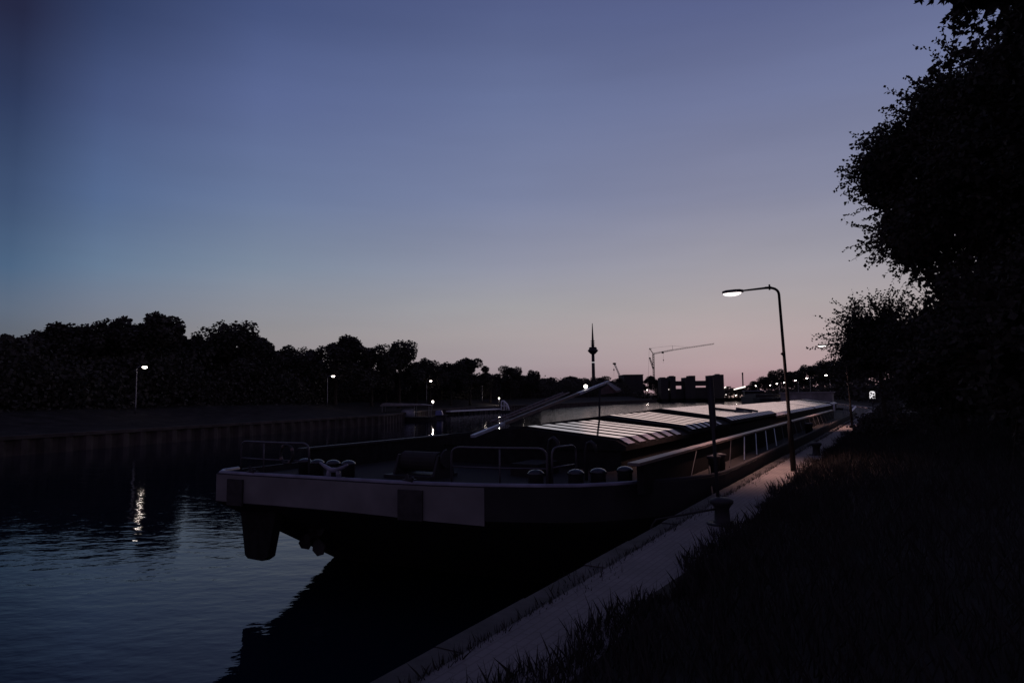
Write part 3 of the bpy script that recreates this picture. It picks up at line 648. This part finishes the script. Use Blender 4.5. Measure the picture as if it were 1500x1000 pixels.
slab(983, 990, 571, 582, 5.5, 6.3, 'lit_room', 'room'); slab(984.5, 991, 569.2, 570.8, 2, 5, 'light_tube', 'tube')
slab(979, 981.5, 569.8, 570.6, 2, 3, 'light_tube', 'tube')
b = MB(); q = [P(1050.4, 568), P(1060, 568), P(1051.5, 576), P(1050.4, 576)]; b.extrude([(v.x, D + .5, v.z) for v in q], (0, 6, 0)).build('bracket_arm', MT['wall'], lg)
D = 385.
bd = thing('flat_building', P(930, 590), 'dark flat roofed building left of the lock gate', 'building')
q0, q1 = P(914, 549.3), P(942, 549.3); MB().box(q0.x, q1.x, D, D + 20, 1.4, q0.z).build('wall', MT['wall'], bd)
MB().box(q0.x - .3, q1.x + .3, D - .3, D + 20.3, q0.z, q0.z + .35).build('roof', MT['dark'], bd)
b = MB()
for i in range(4): xx = q0.x + 1.5 + i * 2.5; b.box(xx, xx + 1.4, D - .06, D - .005, 7.5, 9.2)
b.build('window_row', MT['dark'], bd)
D = 430.
lb_ = thing('lit_facade', P(1070, 590), 'brownish lit low building right of the lock gate', 'building')
q0, q1 = P(1051, 577.5), P(1089, 577.5); MB().box(q0.x, q1.x, D, D + 10, 1.4, q0.z).build('wall', mat('warm_lit_render', (.55, .42, .36), .9), lb_)
MB().box(q0.x - .4, q1.x + .4, D - .5, D + 10.4, q0.z, q0.z + .3).build('roof', MT['dark'], lb_)
b = MB()
for i in range(6): xx = q0.x + 1.2 + i * 2.7; b.box(xx, xx + 1.5, D - .05, D - .005, 1.5, 3.2)
b.build('door_row', MT['room'], lb_)
def canopy(x0, y0, x1, y1, D0, D1, label):
    p, q = atY(x0, y0, D1), atY(x1, y1, D0); o = thing('lit_canopy', (p.x, p.y, 1.5), label, 'canopy', 'lit canopies by the lock')
    s = Vector((3.5, 1, 0)); t_ = Vector((0, 0, .35))
    MB().hexa([p, q, q + s, p + s], [p + t_, q + t_, q + s + t_, p + s + t_]).build('roof', MT['wall'], o)
    n_ = Vector((-.12, -.12, 0)); MB().hexa([p + n_ - t_ * .9, q + n_ - t_ * .9, q - t_ * .9 + n_ * .1, p - t_ * .9 + n_ * .1], [p + n_ + t_ * .9, q + n_ + t_ * .9, q + t_ * .9 + n_ * .1, p + t_ * .9 + n_ * .1]).build('light_tube', MT['tube'], o)
    b = MB()
    for f in (.05, .5, .95): w_ = p.lerp(q, f) + s * .9; b.tube([(w_.x, w_.y, 1.4), w_], .2, 6)
    b.build('column', MT['wall'], o)
canopy(1075, 570.3, 1092, 566, 300, 400, 'long canopy with a bright light tube below the antenna mast')
canopy(1055.5, 570.5, 1063.5, 566.5, 385, 440, 'short canopy with a bright light tube right behind the lock gate')

# ------------------------------------------------------------------ boats and jetty on the far side
def pos(x, y, z): 
    r = ray(x, y); return CAM + r * ((z - H) / r.z)
D = 118.
hb = thing('houseboat', P(600, 615), 'dim houseboat with a long pale roof and rounded white cabin at the far bank', 'houseboat')
q0, q1 = P(566, 612), P(640, 612)
b = MB(); xs = [q0.x, q0.x + .8, q1.x - 1.4, q1.x]; 
for (x, w) in zip(xs, (1.0, 1.7, 1.7, .2)): b.v += [(x, D - w * .8, -.3), (x, D + w * .8, -.3), (x, D + w, .75), (x, D - w, .75)]
for i in range(3):
    for j in range(4): b.f.append((i * 4 + j, i * 4 + (j + 1) % 4, i * 4 + 4 + (j + 1) % 4, i * 4 + 4 + j)); b.m.append(0)
b.f += [(3, 2, 1, 0), (12, 13, 14, 15)]; b.m += [0, 0]; b.build('hull', MT['hull'], hb)
c0, c1 = P(588, 612), P(608, 612); r_ = (c1.x - c0.x) / 2
MB().lathe([(r_ * .95, .75), (r_, 1.3), (r_ * .98, 1.75), (r_ * .8, 2.1), (r_ * .4, 2.3), (.05, 2.36)], ((c0.x + c1.x) / 2, D, 0), 20, sy=.8).build('cabin', MT['pale'], hb, smooth=True)
e0, e1 = P(559, 592), P(634, 591); MB().extrude([(e0.x, D - 1.8, 2.75), (e0.x + .5, D - 1.8, 3.25), (e1.x - 2, D - 1.8, 3.05), (e1.x, D - 1.8, 2.75)], (0, 3.6, 0)).build('awning_roof', MT['concrete'], hb)
b = MB()
for x in (e0.x + .4, (e0.x + e1.x) / 2 + 1.5, e1.x - .5):
    for y in (D - 1.5, D + 1.5): b.tube([(x, y, .7), (x, y, 2.8)], .05, 6)
b.build('roof_post', MT['steel'], hb)
D = 128.
mb_ = thing('motorboat', P(644, 606), 'small motorboat with a bluish cabin right of the houseboat', 'boat')
q0, q1 = P(636, 604), P(656, 604); L_ = q1.x - q0.x
MB().extrude([(q0.x, D - .9, .1), (q1.x - .6, D - .9, .1), (q1.x, D - .9, .8), (q0.x, D - .9, .7)], (0, 1.8, 0)).build('hull', MT['dark'], mb_)
MB().extrude([(q0.x + .3, D - .7, .72), (q0.x + L_ * .65, D - .7, .72), (q0.x + L_ * .55, D - .7, 1.6), (q0.x + .4, D - .7, 1.6)], (0, 1.4, 0)).build('cabin', mat('blue_cabin_paint', (.18, .2, .42), .4), mb_)
# pontoon and gantry
t = thing('pontoon', pos(700, 603, 0), 'long low pontoon on piles with a pale deck edge at the far bank', 'pontoon')
A, B = pos(660, 608, .0), pos(735, 603.8, .0); A.z = B.z = 0; d = (B - A).normalized(); nn = Vector((-d.y, d.x, 0))
b = MB().hexa([A + Vector((0, 0, .75)), B + Vector((0, 0, .75)), B + nn * 2.5 + Vector((0, 0, .75)), A + nn * 2.5 + Vector((0, 0, .75))], [A + Vector((0, 0, 1.05)), B + Vector((0, 0, 1.05)), B + nn * 2.5 + Vector((0, 0, 1.05)), A + nn * 2.5 + Vector((0, 0, 1.05))]); b.build('deck', MT['white'], t)
for i in range(10):
    p = A.lerp(B, (i + .5) / 10) + nn * .3; MB().tube([p + Vector((0, 0, -1)), p + Vector((0, 0, .75))], .22, 8).build('pile', MT['dark'], t)
D = A.lerp(B, 1.).length
D = B.y
t = thing('boarding_gantry', P(740, 603), 'white steel boarding gantry standing at the right end of the pontoon', 'gantry')
b = MB()
for x in (734.5, 738.5): b.tube([P(x, 604), P(x, 588)], .16, 6)
b.tube([P(734.5, 587.5), P(738, 587), P(743, 592), P(745.5, 599)], .2, 6).tube([P(742, 590.5), P(741.5, 603)], .14, 6).tube([P(734.5, 594), P(742, 594.5)], .12, 6)
b.build('frame', MT['white'], t)
b = MB()
for i in range(5): p = P(739.5 + i * 1.4, 590 + i * 2.6); b.box(p.x - .35, p.x + .35, D - .8, D + .8, p.z - .05, p.z + .06)
b.build('steps', MT['white'], t); MB().box(P(733, 604).x, P(748, 604).x, D - 1.5, D + 1.5, .0, .6).build('float', MT['dark'], t)
# moored ship beyond the barge
sh = thing('moored_ship', (75, 195, 0), 'dark moored ship lying beyond the bow of the barge on the right', 'ship')
s0, s1 = Vector((63.5, 158, 0)), Vector((89.5, 244, 0)); d = (s1 - s0).normalized(); nn = Vector((d.y, -d.x, 0)); 
def shp(s, w, z): p = s0.lerp(s1, s) + nn * w; return Vector((p.x, p.y, z))
b = MB(); sec = [(0, .5), (.04, 3.2), (.12, 4.3), (.9, 4.3), (1., 3.4)]
for s, w in sec: b.v += [tuple(shp(s, -w * .9, -.5)), tuple(shp(s, w * .9, -.5)), tuple(shp(s, w, 3.1)), tuple(shp(s, -w, 3.1))]
for i in range(4):
    for j in range(4): b.f.append((i * 4 + j, i * 4 + (j + 1) % 4, i * 4 + 4 + (j + 1) % 4, i * 4 + 4 + j)); b.m.append(0)
b.f += [(3, 2, 1, 0), (16, 17, 18, 19)]; b.m += [0, 0]; b.build('hull', MT['hull'], sh)
for nm, a0_, a1_, w, z0, z1, m_ in (('deckhouse', .80, .93, 3.2, 3.1, 5.0, 'dark'), ('hatch_cover', .15, .74, 3.4, 3.1, 3.9, 'hull'), ('wheelhouse_roof', .79, .94, 3.6, 5.0, 5.15, 'pale')):
    MB().hexa([shp(a0_, -w, z0), shp(a1_, -w, z0), shp(a1_, w, z0), shp(a0_, w, z0)], [shp(a0_, -w, z1), shp(a1_, -w, z1), shp(a1_, w, z1), shp(a0_, w, z1)]).build(nm, MT[m_], sh)

# ------------------------------------------------------------------ trees
def leaf_mesh(name, c, d, s, m, lobes=1):
    """c centres, d long axes, s half widths -> kite leaves (numpy, n x 3)"""
    n = len(c); vs = []
    v = np.empty((n, 4, 3)); v[:, 0] = c - d * .5; v[:, 1] = c + d * .05 + s; v[:, 2] = c + d * .5; v[:, 3] = c + d * .05 - s
    if lobes == 3:
        base = c - d * .5; out = [v]
        for sg in (1, -1):
            dd = d * .55 + s * 2.2 * sg; cc = base + d * .12 + dd * .45; ss = np.cross(np.cross(d, s), dd); ss /= np.maximum(1e-6, np.linalg.norm(ss, axis=1, keepdims=True)); ss *= np.linalg.norm(s, axis=1, keepdims=True) * .7
            w = np.empty((n, 4, 3)); w[:, 0] = cc - dd * .45; w[:, 1] = cc + ss; w[:, 2] = cc + dd * .45; w[:, 3] = cc - ss; out.append(w)
        v = np.concatenate(out)
    k = len(v); me = bpy.data.meshes.new(name); me.vertices.add(k * 4); me.vertices.foreach_set('co', v.reshape(-1).astype(np.float32))
    me.loops.add(k * 4); me.loops.foreach_set('vertex_index', np.arange(k * 4, dtype=np.int32))
    me.polygons.add(k); me.polygons.foreach_set('loop_start', np.arange(0, k * 4, 4, dtype=np.int32)); me.polygons.foreach_set('loop_total', np.full(k, 4, np.int32))
    me.materials.append(m); me.update(); me.validate(); return me
def rnd_dirs(rng, n):
    d = rng.normal(size=(n, 3)); return d / np.linalg.norm(d, axis=1, keepdims=True)
def crown_points(rng, nclump, nleaf, rx, rz, cz, low=.0, rc=(.16, .34)):
    """clumped points through an irregular crown of radius rx / half height rz"""
    cd_ = rnd_dirs(rng, nclump); cd_[:, 2] = np.where(cd_[:, 2] < -.75, -cd_[:, 2], cd_[:, 2])
    r = rng.uniform(.45, .86, nclump)[:, None]; cen = cd_ * r; rad = rng.uniform(*rc, nclump)
    i = rng.integers(0, nclump, nleaf); q = rnd_dirs(rng, nleaf) * (rng.uniform(.2, 1, nleaf) ** .5)[:, None] * rad[i][:, None]
    p = cen[i] + q; p[:, :2] *= rx; p[:, 2] = p[:, 2] * rz + cz
    cen = cen * np.array([rx, rx, rz]) + np.array([0, 0, cz]); return p, cen
def trunk_mesh(h, r, cen, rng, cz, k=9):
    b = MB(); top = Vector((rng.uniform(-.3, .3), rng.uniform(-.3, .3), h))
    mid = Vector((rng.uniform(-.2, .2), rng.uniform(-.2, .2), h * .5))
    b.tube([(0, 0, -.4), (0, 0, .3), mid, top], [r * 1.4, r, r * .75, r * .3], 8)
    for c_ in cen[:k]:
        s = mid.lerp(top, rng.uniform(0, .9)); c_ = Vector(c_); m_ = s.lerp(c_, .5) + Vector((0, 0, .3)); b.tube([s, m_, c_], [r * .4, r * .22, r * .06], 5, caps=False)
    return b
def tree_kind(name, seed, h, rx, leaf, n, nclump=26, base=.28, mat_='leaf', rc=(.16, .34), w=.36):
    rng = np.random.default_rng(seed); z0 = h * base; rz = (h - z0) / 2; cz = z0 + rz
    p, cen = crown_points(rng, nclump, n, rx, rz, cz, rc=rc)
    d = rnd_dirs(rng, n); d[:, 2] *= .7; s = np.cross(d, rnd_dirs(rng, n)); s /= np.linalg.norm(s, axis=1, keepdims=True)
    sz = rng.uniform(.7, 1.3, n)[:, None] * leaf
    tr = empty(name, (0, 0, 0)); tr['_o'] = (0, 0, 0)
    trunk_mesh(h * .72, h * .022, cen, rng, cz).build('trunk', MT['bark'], tr, smooth=True)
    o = bpy.data.objects.new('crown', leaf_mesh('crown', p, d * sz, s * sz * w, MT[mat_])); C.objects.link(o); o.parent = tr
    return tr
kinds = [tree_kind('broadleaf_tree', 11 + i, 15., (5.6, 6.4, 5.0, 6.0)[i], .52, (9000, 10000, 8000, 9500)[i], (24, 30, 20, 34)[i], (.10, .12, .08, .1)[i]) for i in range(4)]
spare = tree_kind('poplar_tree', 31, 15., 3.4, .45, 5500, 22, .05, rc=(.14, .26)); sprig = tree_kind('bare_topped_tree', 41, 15., 4.2, .40, 3200, 30, .1, rc=(.08, .2))
used = set()
def put(kind, x, ytop, D, zb, sx, label, group, rz=None):
    o = kind if kind.name not in used else copy_tree(kind); used.add(kind.name)
    p = atY(x, ytop, D); h = p.z - zb; o.location = (p.x, p.y, zb); o.scale = (sx, sx, h / 15. * 1.02); o.rotation_euler = (0, 0, random.uniform(0, 6.28) if rz is None else rz)
    tag(o, label, 'tree', group); return o
gF = 'trees along the far bank'
row = [(8, 478, 78, 's', 1., 'thin topped tree at the very left edge of the photo'), (66, 470, 82, 1, 1., 'broad tree near the left edge with a spiky top'), (118, 466, 84, 2, 1., 'rounded tree just left of the notch of sky on the far left'),
       (168, 460, 86, 0, .9, 'blunt square tree just right of the notch of sky on the far left'), (220, 456, 88, 1, 1.05, 'tallest dark tree behind the nearest far-bank lamp'), (292, 482, 98, 'p', 1.2, 'slim tree between the tallest tree and the round crown beside it'),
       (338, 474, 100, 3, 1.05, 'round crowned tree right of the tallest far-bank tree'), (378, 488, 104, 2, .9, 'tree with sky showing through its ragged right edge'), (430, 505, 118, 0, .95, 'low tree with a small knobbly top left of the domed crown'),
       (492, 489, 120, 1, 1.2, 'wide domed tree above the second far-bank lamp'), (545, 504, 132, 2, 1., 'tree right of the wide domed crown, flat topped'), (585, 501, 140, 3, 1.1, 'blocky tree left of the third far-bank lamp'),
       (630, 523, 158, 0, .9, 'low tree above the third far-bank lamp'), (660, 526, 172, 2, 1., 'small round tree between the third and fourth far-bank lamps'), (688, 523, 182, 1, 1.05, 'domed tree above the fourth far-bank lamp'),
       (718, 545, 200, 'p', 1.1, 'low tree in the dip right of the fourth far-bank lamp'), (747, 537, 225, 3, 1.05, 'umbrella shaped tree above the white boarding gantry'), (777, 541, 240, 0, .9, 'small tree with an airy top right of the umbrella shaped one')]
for x, y, D, kd, sx, lb in row:
    put({'s': sprig, 'p': spare}.get(kd) or kinds[kd], x, y, D, 2.2, sx, lb, gF)
crest = [(0, 486), (45, 488), (95, 474), (150, 482), (190, 470), (250, 472), (270, 490), (310, 484), (360, 484), (400, 508), (460, 505), (520, 505), (565, 508), (610, 522), (645, 530), (672, 530), (703, 540), (732, 546), (762, 545)]
for i, (x, y) in enumerate(crest):
    put(kinds[(i * 3 + 1) % 4], x, y + 5, float(np.interp(x, [0, 300, 600, 760], [90, 110, 158, 250])), 2.2, 1., 'dark tree crown filling the gaps behind the front row of far-bank trees', gF)
gS = 'distant trees behind the lock'
for i, (x, y, D, sx) in enumerate([(802, 552, 330, 1.4), (828, 550, 345, 1.5), (852, 551, 360, 1.5), (880, 552, 372, 1.5), (903, 553, 380, 1.5), (948, 549.5, 410, 1.2), (962, 553, 420, 1.2), (972, 557, 430, 1.3), (1066, 567, 520, 1.5), (1082, 569, 540, 1.6)]):
    put(kinds[i % 4], x, y, D, 1.5, sx, ['distant tree in the low line left of the flat roofed building', 'distant tree between the flat roofed building and the lock gate towers', 'distant low tree under the pink sky right of the lock gate'][0 if i < 5 else 1 if i < 8 else 2], gS)
gB = 'trees on the right bank beyond the barge'
for i, (x, y, D, sx, lb) in enumerate([(1098, 563, 330, 1.1, 'lowest right-bank tree beside the antenna mast'), (1112, 557, 300, 1.2, 'low right-bank tree left of the round bushy one'), (1124, 551, 270, 1., 'small right-bank tree tucked against the round bushy one'), (1142, 540, 240, 1.1, 'round bushy tree just left of the tall curved lamp pole'),
        (1164, 543, 215, .9, 'tree directly behind the tall curved lamp pole'), (1188, 532, 185, 1.1, 'wide tree just right of the tall curved lamp pole'), (1212, 529, 150, .9, 'tree above the right-bank lamp farthest right'), (1236, 517, 120, .9, 'tree half hidden by the bush overhanging the path'), (1262, 505, 100, .9, 'tree behind the bright board at the end of the path')]):
    put(kinds[(i + 1) % 4], x, y, D * 1.35, 2.6, sx * 1.25, lb, gB)
# undergrowth that closes the rows
def shrub_row(name, line, n, h, leaf, seed, zb, depth, label=None):
    rng = np.random.default_rng(seed); seg = dense(line, 1.5); idx = rng.integers(0, len(seg), n); base = np.array(seg)[idx]
    hh = h * (.65 + .35 * np.sin(idx * .9) * np.sin(idx * .37 + 1)); p = np.empty((n, 3)); p[:, :2] = base + rng.normal(size=(n, 2)) * depth; p[:, 2] = zb + hh * rng.uniform(0, 1, n) ** .8
    d = rnd_dirs(rng, n); s = np.cross(d, rnd_dirs(rng, n)); s /= np.linalg.norm(s, axis=1, keepdims=True); sz = rng.uniform(.7, 1.3, n)[:, None] * leaf
    o = bpy.data.objects.new(name, leaf_mesh(name, p, d * sz, s * sz * .4, MT['leaf'])); C.objects.link(o); tag(o, label, 'undergrowth', None, 'stuff')
LBt = off(LB, 19)
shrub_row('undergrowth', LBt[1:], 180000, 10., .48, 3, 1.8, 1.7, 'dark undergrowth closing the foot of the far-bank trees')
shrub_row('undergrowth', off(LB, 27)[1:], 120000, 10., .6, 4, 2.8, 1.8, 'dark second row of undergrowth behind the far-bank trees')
shrub_row('undergrowth', [(70, 372), (140, 380), (330, 420)], 6000, 5.5, 1.2, 5, 1.5, 2., 'low dark scrub behind the lock')
shrub_row('undergrowth', [tuple(W(-.9, a).xy) for a in (27, 34, 44, 54, 64, 80)], 30000, .9, .1, 8, 2.5, .3, 'low dark scrub on the land side of the path')
shrub_row('undergrowth', [(52, 88), (74, 145), (104, 236), (130, 330)], 9000, 4.5, .8, 6, 2.4, 1.5, 'dark scrub along the right bank beyond the barge')

# near trees on the embankment: twigs with leaves
def twig_tree(name, loc, h, rx, rz, cz, ntwig, per, leaf, seed, label, lobes=1, inner=9000, squash=1., mat_='leaf2', droop=.15, trunk_r=.2, pull=(0, 0, 0), tl=(.45, 1.0), zmin=-.8):
    rng = np.random.default_rng(seed); o = thing(name, loc, label, 'tree'); o['_o'] = (0, 0, 0)
    nb = 70; bd_ = rnd_dirs(rng, nb); bd_[:, 2] = np.where(bd_[:, 2] < zmin, -bd_[:, 2], bd_[:, 2]); br = rng.uniform(.62, .86, nb); cen = bd_ * br[:, None]; rad = rng.uniform(.16, .30, nb)
    i = rng.integers(0, nb, ntwig); st = cen[i] + rnd_dirs(rng, ntwig) * rad[i][:, None] * rng.uniform(.3, 1, ntwig)[:, None]
    sc = np.array([rx, rx * squash, rz]); st = st * sc; od = st / np.linalg.norm(st, axis=1, keepdims=True); dr = od + rnd_dirs(rng, ntwig) * .7 + np.array([0, 0, .25]); dr /= np.linalg.norm(dr, axis=1, keepdims=True)
    ln = rng.uniform(*tl, ntwig); tt = np.linspace(.1, 1, per); P_ = st[:, None] + dr[:, None] * (ln[:, None] * tt)[:, :, None]; P_[:, :, 2] -= droop * (ln[:, None] * tt ** 2)
    lp = P_.reshape(-1, 3); n = len(lp); ld = np.repeat(dr, per, 0) * .5 + rnd_dirs(rng, n) * .9; ld[:, 2] -= .3; ld /= np.linalg.norm(ld, axis=1, keepdims=True)
    lp = lp + ld * leaf * .55; s = np.cross(ld, rnd_dirs(rng, n)); s /= np.linalg.norm(s, axis=1, keepdims=True); sz = rng.uniform(.7, 1.25, n)[:, None] * leaf
    cz_ = np.array([0, 0, cz]) + np.array(pull)
    # deep foliage, larger overlapping leaves
    q = rnd_dirs(rng, inner) * (rng.uniform(0, 1, inner) ** .33 * .80)[:, None] * sc
    j = rng.integers(0, nb, inner // 2); q[:inner // 2] = (cen[j] + rnd_dirs(rng, inner // 2) * rad[j][:, None] * .7) * sc
    qd = rnd_dirs(rng, inner); qs = np.cross(qd, rnd_dirs(rng, inner)); qs /= np.linalg.norm(qs, axis=1, keepdims=True); qz = rng.uniform(.7, 1.3, inner)[:, None] * leaf * 2.0
    c_all = np.concatenate([lp, q]) + cz_; d_all = np.concatenate([ld * sz, qd * qz]); s_all = np.concatenate([s * sz * (.38 if lobes == 1 else .2), qs * qz * .42])
    cr_ = bpy.data.objects.new('crown', leaf_mesh('crown', c_all, d_all, s_all, MT[mat_], lobes)); C.objects.link(cr_); cr_.parent = o
    b = MB()
    for k in range(0, ntwig, 3):
        a_ = st[k] + cz_; e_ = P_[k, -1] + cz_; b.tube([a_, e_], [.012, .005], 3, caps=False)
    tb = trunk_mesh(h * .75, trunk_r, [tuple(c_ * sc + cz_) for c_ in cen], rng, cz, 30); tb.add(b.v, b.f); tb.build('trunk', MT['bark'], o, smooth=True)
    return o
zg = lambda L: 2.6 + max(0, L) * .16
def gpos(x, D): 
    X = (x - 750) / F * D; return X, D
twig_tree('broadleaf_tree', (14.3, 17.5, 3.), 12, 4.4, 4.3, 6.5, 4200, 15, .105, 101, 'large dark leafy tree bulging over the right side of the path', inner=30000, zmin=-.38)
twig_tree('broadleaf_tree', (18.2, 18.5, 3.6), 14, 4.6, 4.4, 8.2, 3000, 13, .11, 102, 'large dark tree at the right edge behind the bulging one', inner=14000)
twig_tree('maple_tree', (10.35, 9.2, 3.8), 13, 3.0, 2.9, 8.1, 1300, 12, .17, 103, 'dark maple branches hanging into the top right corner', lobes=3, inner=7000, droop=.35)
twig_tree('broadleaf_tree', (13.9, 13.2, 4.), 12, 4.0, 3.9, 5.6, 2200, 13, .11, 104, 'dense dark tree at the right edge under the maple branches', inner=12000)
twig_tree('overhanging_bush', (14.55, 25.5, 2.8), 5.2, 1.55, 1.3, 3.2, 520, 16, .10, 105, 'sprawling bush with loose sprigs overhanging the path below the big tree', inner=5000, trunk_r=.1, tl=(.5, 1.7))
twig_tree('overhanging_bush', (14.2, 20.6, 3.), 5, 2.3, 2.2, 2.2, 1400, 14, .10, 106, 'dense low bush filling the gap under the bulging tree', inner=6000, trunk_r=.1)
twig_tree('overhanging_bush', (20.7, 31., 3.), 5, 2.6, 2.4, 2.4, 1200, 13, .11, 107, 'dark bush behind the sprawling one where the path disappears', inner=5000, trunk_r=.1)
twig_tree('overhanging_bush', (10.4, 12.2, 3.2), 4, 2.4, 1.9, 1.7, 1400, 14, .10, 108, 'low dark bush on the slope in front of the trees at the right edge', inner=6000, trunk_r=.1)
twig_tree('overhanging_bush', (26.6, 40., 3.), 6, 3.0, 2.8, 3.4, 1200, 13, .12, 109, 'dark bush above the bright board at the end of the path', inner=6000, trunk_r=.1)

# ------------------------------------------------------------------ grass
def grass(name, n, seed, Lf, af, hf, wd, label):
    rng = np.random.default_rng(seed); a = af(rng, n); L = Lf(rng, n, a); h = hf(rng, n, L)
    X = R2.x * L + U2.x * a; Y = R2.y * L + U2.y * a; z = np.interp(L, [-2.5, -2.2, -1.95, -1., 0., 4., 10.], [2.36, 2.36, 2.42, 2.55, 2.65, 3.25, 4.3])
    p = np.stack([X, Y, z], 1); ln = rng.normal(size=(n, 2)) * .32; tip = p.copy(); tip[:, :2] += ln * h[:, None]; tip[:, 2] += h
    g = rng.uniform(0, math.pi, n); sw = np.stack([np.cos(g), np.sin(g), 0 * g], 1) * wd
    mid = p * .5 + tip * .5; mid[:, 2] += h * .08
    v = np.empty((n, 4, 3)); v[:, 0] = p - sw; v[:, 1] = p + sw; v[:, 2] = tip; v[:, 3] = mid - sw * .8
    me = bpy.data.meshes.new(name); me.vertices.add(n * 4); me.vertices.foreach_set('co', v.reshape(-1).astype(np.float32)); me.loops.add(n * 4); me.loops.foreach_set('vertex_index', np.arange(n * 4, dtype=np.int32))
    me.polygons.add(n); me.polygons.foreach_set('loop_start', np.arange(0, n * 4, 4, dtype=np.int32)); me.polygons.foreach_set('loop_total', np.full(n, 4, np.int32)); me.materials.append(MT['grass']); me.update(); me.validate()
    o = bpy.data.objects.new(name, me); C.objects.link(o); tag(o, label, 'grass', None, 'stuff')
edge = lambda a: -2.06 + .12 * np.sin(a * 1.3) + .09 * np.sin(a * 3.1 + 1) + .05 * np.sin(a * 7.7) - .14 * (np.sin(a * .45) > .5)
grass('grass', 70000, 21, lambda r, n, a: edge(a) + .05 + r.uniform(0, 1, n) ** 1.8 * 7., lambda r, n: r.uniform(-1, 1, n) * 0 + 1.2 + r.uniform(0, 1, n) ** 1.6 * 48, lambda r, n, L: r.uniform(.08, .30, n) * np.clip((L + 2.25) / .9, .25, 1.), .006, 'unmown grass on the embankment beside the path')
grass('tall_grass', 9000, 22, lambda r, n, a: edge(a) - .04 + np.abs(r.normal(size=n)) * .22, lambda r, n: 3 + r.uniform(0, 1, n) ** 1.4 * 45, lambda r, n, L: r.uniform(.05, .3, n) * r.uniform(.3, 1, n), .007, 'tall weeds fringing the edge of the path')
grass('coping_weeds', 6500, 23, lambda r, n, a: -2.82 + r.normal(size=n) * (.03 + .07 * (np.sin(a * 2.3) * np.sin(a * .9 + 2) > .25)), lambda r, n: 3 + r.uniform(0, 1, n) ** 1.4 * 50, lambda r, n, L: r.uniform(.03, .16, n) * r.uniform(.3, 1, n), .006, 'short weeds growing in the joint between coping stones and path')

# ------------------------------------------------------------------ render settings
for o in list(bpy.data.objects):
    if '_o' in o: del o['_o']
SC.view_settings.view_transform = 'Standard'; SC.view_settings.look = 'None'; SC.view_settings.exposure = 0; SC.view_settings.gamma = 1
SC.render.engine = 'CYCLES'; SC.cycles.use_denoising = True; SC.cycles.sample_clamp_indirect = 20
SC.cycles.max_bounces = 6
